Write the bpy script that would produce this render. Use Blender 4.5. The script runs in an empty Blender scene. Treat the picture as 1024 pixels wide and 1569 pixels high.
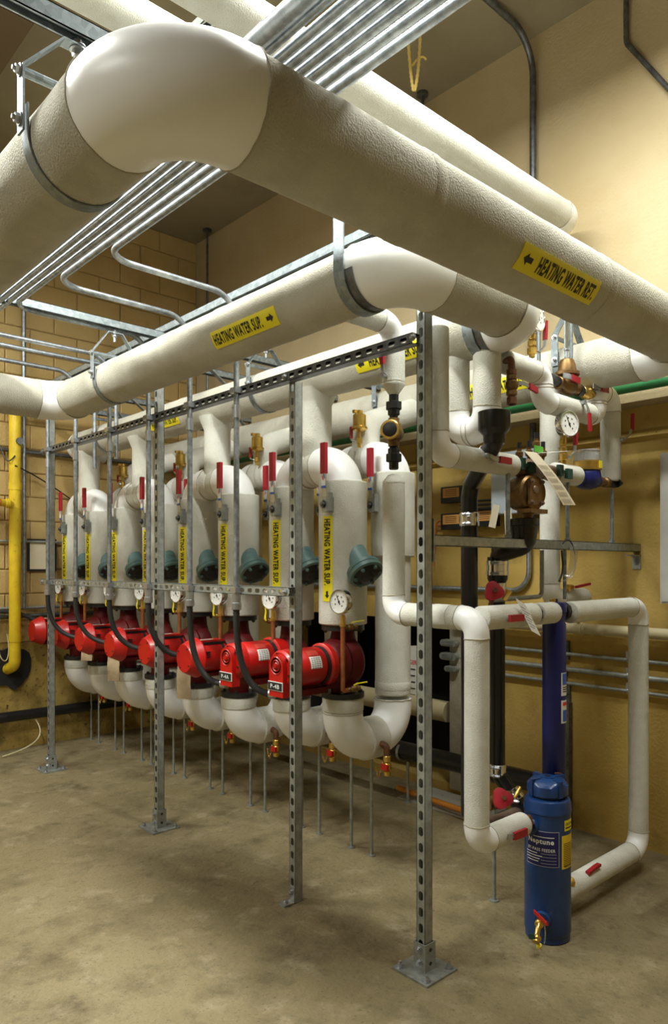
import bpy, bmesh, math, random
from mathutils import Vector, Matrix, noise
random.seed(7)
PI = math.pi
scene = bpy.context.scene
COL = scene.collection
# ------------------------------------------------------------------ camera, world, light
cam = bpy.data.objects.new('camera', bpy.data.cameras.new('camera'))
COL.objects.link(cam)
cam.location = (0, 0, 1.5)
cam.rotation_euler = (PI / 2, 0, -math.atan2(.6758, .7371))
cam.data.sensor_fit = 'VERTICAL'
cam.data.sensor_height = 36
cam.data.lens = 36 * 1107 / 1569
cam.data.shift_y = 82.5 / 1569
cam.data.clip_start = .05
scene.camera = cam
w = bpy.data.worlds.new('world')
scene.world = w
w.use_nodes = True
w.node_tree.nodes['Background'].inputs[0].default_value = (.95, .95, 1, 1)
w.node_tree.nodes['Background'].inputs[1].default_value = .015
vs = scene.view_settings
vs.view_transform = 'Standard'
vs.look = 'None'
vs.gamma = 1
vs.use_curve_mapping = False
vs.exposure = 0.68
LAMPS = [  # fixture centre, length axis, watts
    ((2.5, .85, 4.30), 'y', 55),
    ((1.65, 1.9, 4.30), 'y', 80),
    ((-1.8, 1.6, 3.90), 'y', 38),
    ((.10, 2.7, 3.90), 'y', 92),
    ((.10, 4.9, 3.90), 'y', 65),
]


def lamp_light(c, ax, watts):
    l = bpy.data.lights.new('tube_light', 'AREA')
    l.shape = 'RECTANGLE'
    l.size = .22
    l.size_y = 1.25
    l.energy = watts
    l.color = (.98, 1, .93)
    o = bpy.data.objects.new('tube_light', l)
    COL.objects.link(o)
    o.location = (c[0], c[1], c[2] - .09)
    return o


for L_ in LAMPS:
    lamp_light(*L_)

# ------------------------------------------------------------------ materials
MT = {}


def M(name, col, rough=.5, metal=0., col2=None, vs=6., lo=.35, hi=.65, bump=0., bs=80., spec=.5, detail=4., voro=False,
      coat=0., alpha=None, trans=0., stain=None, emit=None):
    m = bpy.data.materials.new(name)
    m.use_nodes = True
    nt = m.node_tree
    N, L = nt.nodes, nt.links
    b = N['Principled BSDF']
    b.inputs['Base Color'].default_value = (*col, 1)
    b.inputs['Roughness'].default_value = rough
    b.inputs['Metallic'].default_value = metal
    b.inputs['Specular IOR Level'].default_value = spec
    b.inputs['Coat Weight'].default_value = coat
    b.inputs['Transmission Weight'].default_value = trans
    if emit:
        b.inputs['Emission Color'].default_value = (*emit[0], 1)
        b.inputs['Emission Strength'].default_value = emit[1]
    g = N.new('ShaderNodeNewGeometry')
    src = g.outputs['Position']
    last = None
    if col2:
        if voro:
            t = N.new('ShaderNodeTexVoronoi')
            t.inputs['Scale'].default_value = vs
            out = t.outputs['Color']
        else:
            t = N.new('ShaderNodeTexNoise')
            t.inputs['Scale'].default_value = vs
            t.inputs['Detail'].default_value = detail
            t.inputs['Roughness'].default_value = .62
            out = t.outputs['Fac']
        L.new(src, t.inputs['Vector'])
        mr = N.new('ShaderNodeMapRange')
        mr.inputs[1].default_value = lo
        mr.inputs[2].default_value = hi
        L.new(out, mr.inputs[0])
        mx = N.new('ShaderNodeMix')
        mx.data_type = 'RGBA'
        mx.inputs[6].default_value = (*col, 1)
        mx.inputs[7].default_value = (*col2, 1)
        L.new(mr.outputs[0], mx.inputs[0])
        last = mx.outputs[2]
    if stain:  # (colour, scale, lo, hi, amount)
        for (sc, ss, slo, shi, amt) in stain:
            t = N.new('ShaderNodeTexNoise')
            t.inputs['Scale'].default_value = ss
            t.inputs['Detail'].default_value = 6
            t.inputs['Roughness'].default_value = .65
            L.new(src, t.inputs['Vector'])
            mr = N.new('ShaderNodeMapRange')
            mr.inputs[1].default_value = slo
            mr.inputs[2].default_value = shi
            mr.inputs[4].default_value = amt
            L.new(t.outputs['Fac'], mr.inputs[0])
            mx = N.new('ShaderNodeMix')
            mx.data_type = 'RGBA'
            if last:
                L.new(last, mx.inputs[6])
            else:
                mx.inputs[6].default_value = (*col, 1)
            mx.inputs[7].default_value = (*sc, 1)
            L.new(mr.outputs[0], mx.inputs[0])
            last = mx.outputs[2]
    if last:
        L.new(last, b.inputs['Base Color'])
    if bump:
        t = N.new('ShaderNodeTexNoise')
        t.inputs['Scale'].default_value = bs
        t.inputs['Detail'].default_value = 3
        L.new(src, t.inputs['Vector'])
        bp = N.new('ShaderNodeBump')
        bp.inputs['Strength'].default_value = bump
        bp.inputs['Distance'].default_value = .01
        L.new(t.outputs['Fac'], bp.inputs['Height'])
        L.new(bp.outputs[0], b.inputs['Normal'])
    MT[name] = m
    return m


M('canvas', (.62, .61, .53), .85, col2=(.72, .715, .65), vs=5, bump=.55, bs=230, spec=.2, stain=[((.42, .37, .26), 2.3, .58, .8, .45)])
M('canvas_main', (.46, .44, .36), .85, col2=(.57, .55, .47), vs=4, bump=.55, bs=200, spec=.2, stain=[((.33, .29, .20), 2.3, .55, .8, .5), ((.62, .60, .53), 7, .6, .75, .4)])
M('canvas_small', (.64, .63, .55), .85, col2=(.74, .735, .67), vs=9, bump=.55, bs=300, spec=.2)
M('pvc', (.88, .885, .88), .36, spec=.5, stain=[((.70, .69, .66), 4, .55, .8, .5)])
M('galv', (.20, .235, .25), .52, .85, col2=(.33, .37, .39), vs=55, voro=True, lo=.1, hi=.9, bump=.04, bs=120)
M('galv_dull', (.26, .28, .27), .5, .7, col2=(.42, .44, .42), vs=30, lo=.3, hi=.7, stain=[((.2, .18, .14), 14, .55, .75, .6)])
M('conduit', (.22, .245, .27), .46, .9, col2=(.40, .43, .46), vs=30)
M('steel_dark', (.10, .11, .12), .38, .8, col2=(.2, .21, .22), vs=25)
M('zinc', (.45, .47, .50), .35, .9)
M('chrome', (.75, .75, .76), .15, 1)
M('black', (.012, .012, .013), .4)
M('black_rubber', (.018, .018, .018), .55)
M('black_abs', (.01, .01, .011), .28, stain=[((.12, .12, .12), 7, .66, .72, .5)])
M('red', (.45, .006, .004), .38, coat=.1, stain=[((.22, .003, .003), 9, .5, .75, .6)])
M('red_dark', (.085, .003, .003), .5, spec=.25, stain=[((.08, .006, .008), 8, .5, .7, .6)])
M('red_grip', (.34, .008, .018), .5)
M('teal', (.085, .17, .17), .45, col2=(.125, .225, .225), vs=14, stain=[((.03, .07, .07), 18, .6, .7, .5)])
M('blue', (.004, .030, .125), .36, coat=.15, col2=(.007, .045, .165), vs=7, stain=[((.12, .16, .22), 22, .64, .72, .5)])
M('navy', (.004, .006, .085), .4, col2=(.006, .011, .12), vs=6)
M('brass', (.58, .37, .08), .28, .9, col2=(.70, .47, .13), vs=30)
M('bronze', (.15, .085, .03), .42, .7, col2=(.25, .145, .05), vs=25, stain=[((.1, .05, .03), 20, .5, .7, .6)])
M('bronze_grey', (.19, .13, .095), .45, .6, col2=(.28, .20, .15), vs=25)
M('copper', (.50, .20, .08), .4, .75, col2=(.38, .13, .05), vs=25)
M('rust', (.085, .035, .016), .6, .3, col2=(.19, .075, .028), vs=40)
M('yellow_label', (.83, .72, .015), .45)
M('yellow_print', (.80, .55, .02), .45)
M('yellow_lever', (.85, .72, .02), .4)
M('yellow_pipe', (.70, .50, .02), .4, col2=(.56, .38, .015), vs=7, stain=[((.15, .1, .02), 14, .64, .72, .7)])
M('orange_pipe', (.55, .2, .02), .5)
M('orange_label', (.72, .36, .10), .6)
M('orange_wire', (.55, .13, .03), .5)
M('ink', (.01, .01, .01), .6)
M('white', (.80, .80, .78), .5)
M('paper', (.78, .77, .73), .8)
M('cream_card', (.80, .72, .54), .8)
M('dial_white', (.80, .80, .77), .4)
M('dial_red', (.6, .05, .03), .5)
M('print_blue', (.05, .12, .5), .5)
M('print_red', (.7, .04, .04), .5)
M('panel_grey', (.46, .46, .43), .45, stain=[((.38, .38, .35), 5, .5, .7, .5)])
M('panel_blue', (.50, .57, .65), .5)
M('green_pipe', (.02, .15, .05), .45, col2=(.03, .2, .07), vs=8)
M('green_handle', (.015, .07, .05), .5)
M('green_bright', (.10, .45, .05), .5)
M('rope', (.62, .42, .10), .9, col2=(.72, .55, .2), vs=60)
M('clear', (.85, .85, .85), .08, trans=.85, spec=.5)
M('tan_felt', (.38, .28, .16), .9, col2=(.5, .38, .24), vs=20, bump=.3, bs=150)
M('cream_pipe', (.52, .45, .27), .6, stain=[((.3, .24, .12), 9, .55, .75, .6)])
M('wall_plaster', (.44, .35, .20), .75, col2=(.49, .40, .245), vs=1.3, bump=.25, bs=55, spec=.25,
  stain=[((.40, .29, .13), .9, .5, .75, .4), ((.26, .19, .10), 26, .70, .76, .5)])
M('seam', (.40, .36, .27), .9, bump=.4, bs=200)
M('wall_lower', (.44, .295, .07), .75, col2=(.49, .345, .105), vs=1.5, bump=.3, bs=60, spec=.25,  # mustard base colour carries the HDR tone of the light
  stain=[((.26, .17, .04), 1.3, .52, .75, .7), ((.10, .07, .03), 34, .68, .73, .8), ((.2, .12, .03), 3.1, .58, .75, .55)])
M('block', (.44, .30, .11), .75, col2=(.49, .35, .15), vs=1.2, bump=.3, bs=70, spec=.25,
  stain=[((.30, .17, .04), 1.6, .53, .75, .7), ((.08, .05, .02), 40, .68, .74, .7)])
M('mortar', (.50, .37, .17), .85)
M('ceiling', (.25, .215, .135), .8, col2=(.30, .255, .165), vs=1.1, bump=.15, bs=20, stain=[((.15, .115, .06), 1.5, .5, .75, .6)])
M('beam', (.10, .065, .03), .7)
M('grimy', (.36, .24, .06), .8, col2=(.42, .295, .085), vs=2.2, bump=.3, bs=60, spec=.2, stain=[((.09, .06, .018), 2.6, .48, .66, .85), ((.03, .02, .01), 26, .58, .68, .8)])
M('floor', (.175, .138, .068), .6, col2=(.265, .215, .122), vs=1.3, lo=.32, hi=.66, bump=.5, bs=45, spec=.35, detail=9,
  stain=[((.085, .066, .030), 2.6, .48, .68, .85), ((.34, .285, .185), 6.5, .54, .72, .7), ((.07, .055, .028), 12, .54, .74, .6), ((.045, .036, .018), 60, .58, .70, .6), ((.05, .04, .02), 26, .66, .70, .5), ((.40, .34, .23), 110, .62, .74, .45)])
M('patch', (.42, .40, .36), .7, stain=[((.1, .1, .09), 18, .62, .68, .8)])
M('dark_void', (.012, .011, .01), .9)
M('concrete', (.30, .27, .2), .8, col2=(.38, .34, .26), vs=12, bump=.3, bs=60)
M('lamp_white', (.75, .75, .73), .5)
M('lamp_tube', (1, 1, 1), .5, emit=((1, .97, .9), 6))


# ------------------------------------------------------------------ mesh builder
def frames(pts):
    n = len(pts)
    T = []
    for i in range(n):
        a = pts[max(i - 1, 0)]
        b = pts[min(i + 1, n - 1)]
        T.append((b - a).normalized())
    t = T[0]
    up = Vector((0, 0, 1)) if abs(t.z) < .9 else Vector((1, 0, 0))
    u = (up - t * up.dot(t)).normalized()
    out = []
    for i in range(n):
        t = T[i]
        u = (u - t * u.dot(t)).normalized()
        out.append((t, u, t.cross(u)))
    return out


class MB:
    def __init__(s):
        s.v = []
        s.f = []
        s.g = []

    def mark(s):  # a new piece starts here
        s.g.append(len(s.v))
        return s

    def add(s, vs, fs):
        o = len(s.v)
        s.v += [Vector(x) for x in vs]
        s.f += [tuple(i + o for i in f) for f in fs]
        return s

    def tube(s, pts, r, n=14, caps=True):
        pts = [Vector(p) for p in pts]
        rf = r if callable(r) else None
        fr = frames(pts)
        vs, fs = [], []
        for i, p in enumerate(pts):
            t, u, w_ = fr[i]
            for k in range(n):
                a = 2 * PI * k / n
                d = u * math.cos(a) + w_ * math.sin(a)
                rr = rf(i, p, d) if rf else (r[i] if isinstance(r, (list, tuple)) else r)
                vs.append(p + d * rr)
        m = len(pts)
        for i in range(m - 1):
            for k in range(n):
                k2 = (k + 1) % n
                fs.append((i * n + k, i * n + k2, (i + 1) * n + k2, (i + 1) * n + k))
        if caps:
            fs.append(tuple(reversed(range(n))))
            fs.append(tuple(range((m - 1) * n, m * n)))
        return s.add(vs, fs)

    def cyl(s, a, b, r, r2=None, n=16, caps=True):
        return s.tube([a, b], [r, r if r2 is None else r2], n, caps)

    def lathe(s, prof, o, ax, n=24):  # prof: (r, h) list along axis
        o = Vector(o)
        ax = Vector(ax).normalized()
        return s.tube2([(o + ax * h, r) for r, h in prof], ax, n)

    def tube2(s, rings, ax, n):
        up = Vector((0, 0, 1)) if abs(ax.z) < .9 else Vector((1, 0, 0))
        u = (up - ax * up.dot(ax)).normalized()
        w_ = ax.cross(u)
        vs, fs = [], []
        for p, r in rings:
            for k in range(n):
                a = 2 * PI * (k + .5) / n
                vs.append(p + (u * math.cos(a) + w_ * math.sin(a)) * max(r, 1e-4))
        m = len(rings)
        for i in range(m - 1):
            for k in range(n):
                k2 = (k + 1) % n
                fs.append((i * n + k, i * n + k2, (i + 1) * n + k2, (i + 1) * n + k))
        fs.append(tuple(reversed(range(n))))
        fs.append(tuple(range((m - 1) * n, m * n)))
        return s.add(vs, fs)

    def box(s, c, d, R=None):
        c = Vector(c)
        vs = []
        for x in (-.5, .5):
            for y in (-.5, .5):
                for z in (-.5, .5):
                    p = Vector((x * d[0], y * d[1], z * d[2]))
                    if R:
                        p = R @ p
                    vs.append(c + p)
        return s.add(vs, [(0, 1, 3, 2), (4, 6, 7, 5), (0, 4, 5, 1), (2, 3, 7, 6), (0, 2, 6, 4), (1, 5, 7, 3)])

    def hexn(s, c, ax, r, h):  # hexagon nut
        ax = Vector(ax).normalized()
        c = Vector(c)
        return s.tube2([(c, r), (c + ax * h, r)], ax, 6)

    def bolt(s, c, ax, r=.009, h=.008, stud=.01):
        ax = Vector(ax).normalized()
        c = Vector(c)
        s.tube2([(c, r * 1.45), (c + ax * .002, r * 1.45)], ax, 12)
        s.hexn(c + ax * .002, ax, r, h)
        if stud:
            s.tube2([(c + ax * h, r * .55), (c + ax * (h + stud), r * .5)], ax, 8)
        return s

    def strap(s, pts, side, wdt, th):  # rectangular band swept along pts; side = band width direction
        pts = [Vector(p) for p in pts]
        side = Vector(side).normalized()
        n = len(pts)
        vs, fs = [], []
        for i, p in enumerate(pts):
            t = (pts[min(i + 1, n - 1)] - pts[max(i - 1, 0)]).normalized()
            nn = t.cross(side).normalized()
            for a, b in ((-1, -1), (1, -1), (1, 1), (-1, 1)):
                vs.append(p + side * a * wdt / 2 + nn * b * th / 2)
        for i in range(n - 1):
            for k in range(4):
                k2 = (k + 1) % 4
                fs.append((i * 4 + k, i * 4 + k2, (i + 1) * 4 + k2, (i + 1) * 4 + k))
        fs.append((3, 2, 1, 0))
        fs.append(tuple(range((n - 1) * 4, n * 4)))
        return s.add(vs, fs)

    def xf(s, Mx, start=0):
        for i in range(start, len(s.v)):
            s.v[i] = Mx @ s.v[i]
        return s


ORG = {}


def mk(name, mb, mat, parent=None, sharp=35, smooth=True):
    org = ORG[parent.name] if parent else Vector((0, 0, 0))
    me = bpy.data.meshes.new(name)
    me.from_pydata([tuple(v - org) for v in mb.v], [], mb.f)
    me.materials.append(MT[mat])
    if smooth:
        me.polygons.foreach_set('use_smooth', [True] * len(me.polygons))
        me.set_sharp_from_angle(angle=math.radians(sharp))
    me.update()
    o = bpy.data.objects.new(name, me)
    COL.objects.link(o)
    if parent:
        o.parent = parent
    ORG[o.name] = org
    return o


def tag(o, label, cat, group=None):
    o['label'] = label
    o['category'] = cat
    if group:
        o['group'] = group
    return o


def thing(name, loc, label, cat, group=None):
    o = bpy.data.objects.new(name, None)
    COL.objects.link(o)
    o.empty_display_size = .05
    o.location = loc
    ORG[o.name] = Vector(loc)
    return tag(o, label, cat, group)


def solo(name, mb, mat, label, cat, group=None, sharp=35):
    """one-mesh thing with its origin at its base centre"""
    lo = Vector([min(v[i] for v in mb.v) for i in range(3)])
    hi = Vector([max(v[i] for v in mb.v) for i in range(3)])
    c = Vector(((lo.x + hi.x) / 2, (lo.y + hi.y) / 2, lo.z))
    for v in mb.v:
        v -= c
    o = mk(name, mb, mat, None, sharp)
    o.location = c
    ORG[o.name] = c
    return tag(o, label, cat, group)


def mkS(name, mb, mat, parent):
    """one object for each marked piece"""
    st = [0] + [g for g in mb.g if g > 0] + [len(mb.v)]
    out = []
    for a, b in zip(st, st[1:]):
        q = MB()
        q.v = [v.copy() for v in mb.v[a:b]]
        q.f = [tuple(i - a for i in f) for f in mb.f if a <= f[0] < b]
        out.append(mk(name, q, mat, parent))
    return out


def struct(name, mb, mat, parent=None, smooth=False):
    o = mk(name, mb, mat, parent, 30, smooth)
    if not parent:
        o['kind'] = 'structure'
    return o


def dup(root, loc, label=None, group=None):
    r = root.copy()
    COL.objects.link(r)
    r.location = loc
    ORG[r.name] = Vector(loc)
    if label:
        r['label'] = label
    if group:
        r['group'] = group
    for ch in list(root.children):
        c = ch.copy()
        COL.objects.link(c)
        c.parent = r
        ORG[c.name] = Vector(loc)
        for g in list(ch.children):
            d = g.copy()
            COL.objects.link(d)
            d.parent = c
            ORG[d.name] = Vector(loc)
    return r


# ------------------------------------------------------------------ path helpers
def fillet(pts, R, n=12):
    """straight runs and bends of a poly line: list of ('s'|'b', points)"""
    pts = [Vector(p) for p in pts]
    if not isinstance(R, (list, tuple)):
        R = [R] * (len(pts) - 2)
    out = []
    cur = pts[0]
    for i in range(1, len(pts) - 1):
        a = (pts[i - 1] - pts[i]).normalized()
        b = (pts[i + 1] - pts[i]).normalized()
        ang = a.angle(b)
        if ang > PI - 1e-3:
            continue
        tl = R[i - 1] / math.tan(ang / 2)
        p0 = pts[i] + a * tl
        p1 = pts[i] + b * tl
        bis = (a + b).normalized()
        c = pts[i] + bis * (R[i - 1] / math.sin(ang / 2))
        u = p0 - c
        v = p1 - c
        tot = u.angle(v)
        axn = u.cross(v).normalized()
        arc = [c + Matrix.Rotation(tot * k / n, 3, axn) @ u for k in range(n + 1)]
        out.append(('s', [cur, p0]))
        out.append(('b', arc))
        cur = p1
    out.append(('s', [cur, pts[-1]]))
    return out


def smooth_path(pts, R, n=10):
    p = []
    for k, q in fillet(pts, R, n):
        for x in q:
            if not p or (x - p[-1]).length > 1e-4:
                p.append(x)
    return p


def bez(a, b, c, d, n=24):
    a, b, c, d = map(Vector, (a, b, c, d))
    return [a * (1 - t)**3 + b * 3 * t * (1 - t)**2 + c * 3 * t * t * (1 - t) + d * t**3 for t in [i / n for i in range(n + 1)]]


def jacket(mb, a, b, r, n=28, amp=.008, step=.06, ends=True, seams=()):
    """canvas covered insulation: slightly uneven tube with rolled ends and seam bands"""
    a, b = Vector(a), Vector(b)
    Ln = (b - a).length
    m = max(2, int(Ln / step))
    d = (b - a).normalized()
    pts = []
    rs = []
    if ends:
        pts += [a + d * .001, a + d * .004]
        rs += [r * .90, r * .985]
    for i in range(m + 1):
        t = i / m
        x = Ln * t
        if ends:
            x = .01 + (Ln - .02) * t
        pts.append(a + d * x)
        rs.append(r)
    if ends:
        pts += [b - d * .004, b - d * .001]
        rs += [r * .985, r * .90]

    def rf(i, p, dd):
        return rs[i] * (1 + amp * noise.noise((p + dd * r) * 9) * 2)
    mb.tube(pts, rf, n)
    for t in seams:
        p = a + d * (Ln * t)
        mb.tube([p - d * .022, p - d * .018, p + d * .018, p + d * .022], [r * 1.003, r * 1.016, r * 1.016, r * 1.003], n, False)
    return mb


def seam_ring(root, p, d, r, t):
    u = d.orthogonal().normalized()
    w2 = d.cross(u)
    pts = []
    for k in range(49):
        a = 2 * PI * (k % 48) / 48
        e = u * math.cos(a) + w2 * math.sin(a)
        pts.append(p + e * r + d * noise.noise((p + e * r) * 40) * t * 1.6)
    mk('seam', MB().tube(pts, t, 6, False), 'seam', root, 80)


def pipe_run(name, label, cat, pts, r, R, n=28, mat='canvas', elbow=1.02, seam=1.0, group=None, root=None, amp=.008, ends=True, bends='pvc', lip=.012):
    """insulated pipe: canvas jackets on the straights, white PVC covers on the bends"""
    if root is None:
        root = thing(name, pts[0], label, cat, group)
    for k, q in fillet(pts, R, 14):
        if k == 's':
            L_ = (q[1] - q[0]).length
            if L_ < .012:
                continue
            ns = int(L_ / seam)
            jm = jacket(MB(), q[0], q[1], r, n, amp, seams=[(i + .6) / (ns + .4) for i in range(ns)], ends=ends)
            mk('jacket', jm, mat, root, 50)
        else:
            # elbow cover with short collar at both ends
            d0 = (q[1] - q[0]).normalized()
            d1 = (q[-1] - q[-2]).normalized()
            rr = r * elbow
            path = [q[0] - d0 * lip] + q + [q[-1] + d1 * lip]
            eb = MB().tube(path, rr, n)
            mk('elbow_cover', eb, bends, root, 50)
            for pt, dr in ((path[0], d0), (path[-1], d1)):
                seam_ring(root, pt, dr, rr, max(.0018, r * .020))
    return root


def text_mesh(body, bold=.0, align='CENTER'):
    cu = bpy.data.curves.new('lettering', 'FONT')
    cu.body = body
    cu.align_x = align
    cu.align_y = 'CENTER'
    cu.size = 1
    cu.space_character = 1.12
    cu.offset = bold
    cu.resolution_u = 3
    o = bpy.data.objects.new('lettering', cu)
    COL.objects.link(o)
    dg = bpy.context.evaluated_depsgraph_get()
    me = bpy.data.meshes.new_from_object(o.evaluated_get(dg))
    bpy.data.objects.remove(o)
    bpy.data.curves.remove(cu)
    bm = bmesh.new()
    bm.from_mesh(me)
    bpy.data.meshes.remove(me)
    return bm


def fit_text(body, wd, ht, bold=.012, cuts=0):
    """(verts, faces) in a wd x ht box centred at the origin"""
    bm = text_mesh(body, bold)
    xs = [v.co.x for v in bm.verts]
    ys = [v.co.y for v in bm.verts]
    cx, cy = (min(xs) + max(xs)) / 2, (min(ys) + max(ys)) / 2
    sx, sy = wd / (max(xs) - min(xs)), ht / (max(ys) - min(ys))
    for v in bm.verts:
        v.co = Vector(((v.co.x - cx) * sx, (v.co.y - cy) * sy, 0))
    for i in range(cuts):
        y = -ht / 2 + ht * (i + 1) / (cuts + 1)
        bmesh.ops.bisect_plane(bm, geom=bm.verts[:] + bm.edges[:] + bm.faces[:], plane_co=(0, y, 0), plane_no=(0, 1, 0))
    bm.verts.index_update()
    vs = [v.co.copy() for v in bm.verts]
    fs = [tuple(v.index for v in f.verts) for f in bm.faces]
    bm.free()
    return vs, fs


def arrow2d(cx, ln, ht, sgn):
    """block arrow along s pointing sgn"""
    h = ht / 2
    P_ = [(-.5, -.45), (.05, -.45), (.05, -1), (.5, 0), (.05, 1), (.05, .45), (-.5, .45)]
    vs = [Vector((cx + sgn * x * ln, y * h, 0)) for x, y in P_]
    return vs, [(0, 1, 5, 6), (1, 2, 3), (1, 3, 5), (3, 4, 5)]


def cyl_map(p0, ax, e1, r):
    """map (s along axis, t around, h out) onto a cylinder; e1 = outward direction of the label centre"""
    p0 = Vector(p0)
    ax = Vector(ax).normalized()
    e1 = Vector(e1)
    e1 = (e1 - ax * e1.dot(ax)).normalized()
    e2 = ax.cross(e1) * -1

    def f(s_, t_, h=0):
        a = t_ / r
        return p0 + ax * s_ + (e1 * math.cos(a) - e2 * math.sin(a)) * (r + h)
    return f


def pipe_label(parent, p0, ax, e1, r, ln, ht, text, arrow=None, name='pipe_label', seg=10):
    """yellow marker wrapped on a pipe. ax = reading direction, e1 = outward; arrow: 'r','l' or None"""
    f = cyl_map(p0, ax, e1, r)
    mb = MB()
    ns = 6
    vs, fs = [], []
    for i in range(ns + 1):
        for j in range(seg + 1):
            s_ = -ln / 2 + ln * i / ns
            t_ = -ht / 2 + ht * j / seg
            vs.append(f(s_, t_, .0012))
            vs.append(f(s_, t_, -.002))
    W = (seg + 1) * 2
    for i in range(ns):
        for j in range(seg):
            a = i * W + j * 2
            fs.append((a, a + W, a + W + 2, a + 2))
    for i in range(ns):
        for e in (0, seg * 2):
            a = i * W + e
            fs.append((a, a + 1, a + W + 1, a + W))
    for j in range(seg):
        for e in (0, ns * W):
            a = e + j * 2
            fs.append((a, a + 2, a + 3, a + 1))
    mb.add(vs, fs)
    lb = mk(name, mb, 'yellow_label', parent, 60)
    tm = MB()
    al = ht * 1.05 if arrow else 0
    off = 0
    if arrow == 'r':
        off = -al / 2
    if arrow == 'l':
        off = al / 2
    v2, f2 = fit_text(text, (ln - al) * .92, ht * .62, .035, cuts=5)
    tm.add([f(v.x + off, -v.y, .0022) for v in v2], f2)
    mk('lettering', tm, 'ink', lb, 30, False)
    if arrow:
        tm = MB()
        sg = 1 if arrow == 'r' else -1
        v2, f2 = arrow2d(sg * (ln / 2 - al * .5), al * .55, ht * .45, sg)
        tm.add([f(v.x, v.y, .0022) for v in v2], f2)
        mk('arrow', tm, 'ink', lb, 30, False)
    return lb


# ------------------------------------------------------------------ strut channel
S41 = .041


def slot_cell(mb, z0, pitch, wd, sl, sw, y=0, th=.0025):
    """one pitch of a slotted plate in the x=0 plane, spanning y in +-wd/2"""
    zc = z0 + pitch / 2
    inner = []
    for k in range(12):
        a = 2 * PI * (k + .5) / 12
        cy, cz = math.cos(a) * sw / 2, math.sin(a) * sw / 2
        inner.append((cy, zc + cz + (sl - sw) / 2 * (1 if cz > 0 else -1)))
    outer = []
    for (yy, zz) in inner:
        dy, dz = yy / (wd / 2), (zz - zc) / (pitch / 2)
        m = max(abs(dy), abs(dz), 1e-6)
        outer.append((yy / m, zc + (zz - zc) / m))
    # corners
    vs, fs = [], []
    for lst in (inner, outer):
        for (yy, zz) in lst:
            vs.append((0, yy, zz))
    for (yy, zz) in inner:
        vs.append((th, yy, zz))
    for k in range(12):
        k2 = (k + 1) % 12
        a, b = outer[k], outer[k2]
        if abs(abs(a[0]) - wd / 2) < 1e-6 and abs(abs(b[1] - zc) - pitch / 2) < 1e-6 and not abs(abs(b[0]) - wd / 2) < 1e-6:
            c = (0, a[0], b[1])
        elif abs(abs(b[0]) - wd / 2) < 1e-6 and abs(abs(a[1] - zc) - pitch / 2) < 1e-6 and not abs(abs(a[0]) - wd / 2) < 1e-6:
            c = (0, b[0], a[1])
        else:
            c = None
        if c:
            vs.append(c)
            fs.append((k, 12 + k, len(vs) - 1, 12 + k2, k2))
        else:
            fs.append((k, 12 + k, 12 + k2, k2))
        fs.append((k, k2, 24 + k2, 24 + k))
    mb.add(vs, fs)


def strut_mesh(L_, slotted=True, w_=S41, d_=S41, pitch=.0595, sl=.035, sw=.0205):
    """channel along +z; back plate at x=0 (slotted), open side towards +x"""
    mb = MB()
    t = .0025
    h = w_ / 2
    if slotted:
        n = int(L_ / pitch)
        e = (L_ - n * pitch) / 2
        for i in range(n):
            slot_cell(mb, e + i * pitch, pitch, w_, sl, sw)
        for a, b in ((0, e), (L_ - e, L_)):
            mb.add([(0, -h, a), (0, h, a), (0, h, b), (0, -h, b)], [(0, 3, 2, 1)])
    else:
        mb.box((t / 2, 0, L_ / 2), (t, w_, L_))
    for s in (-1, 1):
        mb.box((d_ / 2, s * (h - t / 2), L_ / 2), (d_, t, L_))
        mb.box((d_ - t / 2, s * (h - .005), L_ / 2), (t, .01, L_))
        mb.box((d_ - .005, s * (h - .009), L_ / 2), (.01, t, L_))
    return mb


def basis(o, z, x):
    z = Vector(z).normalized()
    x = Vector(x).normalized()
    y = z.cross(x)
    return Matrix(((x.x, y.x, z.x, o[0]), (x.y, y.y, z.y, o[1]), (x.z, y.z, z.z, o[2]), (0, 0, 0, 1)))


def strut(o, z, x, L_, slotted=True, **k):
    """z = run direction, x = direction from back plate to the open side"""
    return strut_mesh(L_, slotted, **k).xf(basis(o, z, x))


def ordinal(i, what='the block wall'):
    W = ['nearest', 'second from', 'third from', 'fourth from', 'fifth from', 'sixth from', 'seventh from', 'eighth from']
    return W[i] + ' ' + what
# ================================================================== the room
XR, YB, ZC = 3.80, 6.15, 4.66      # right wall, block wall, ceiling
XL, YF = -5.0, -4.0
struct('floor', MB().box(((XL + XR) / 2, (YF + YB) / 2, -.06), (XR - XL + .8, YB - YF + .8, .12)), 'floor')
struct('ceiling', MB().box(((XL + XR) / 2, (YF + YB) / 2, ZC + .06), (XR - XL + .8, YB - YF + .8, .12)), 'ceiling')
OY0, OY1, OZ0, OZ1 = 2.97, 4.75, .06, 1.13     # dark opening low in the right wall
ZD = 2.37                                       # colour step at the ledge; HDR tone of the light put in below
T = .25
wr = struct('wall_right', MB().box((XR + T / 2, (YF + YB) / 2, (ZD + ZC) / 2), (T, YB - YF + .5, ZC - ZD)), 'wall_plaster')
m = MB()
m.box((XR + T / 2, (YF + OY0) / 2, ZD / 2), (T, OY0 - YF, ZD))
m.box((XR + T / 2, (OY1 + YB) / 2, ZD / 2), (T, YB - OY1, ZD))
m.box((XR + T / 2, (OY0 + OY1) / 2, (OZ1 + ZD) / 2), (T, OY1 - OY0, ZD - OZ1))
m.box((XR + T / 2, (OY0 + OY1) / 2, OZ0 / 2), (T, OY1 - OY0, OZ0))
struct('lower_wall', m, 'wall_lower', wr)
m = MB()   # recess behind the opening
m.box((XR + 1.0, (OY0 + OY1) / 2, .6), (.05, OY1 - OY0 + .4, 1.6))
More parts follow.
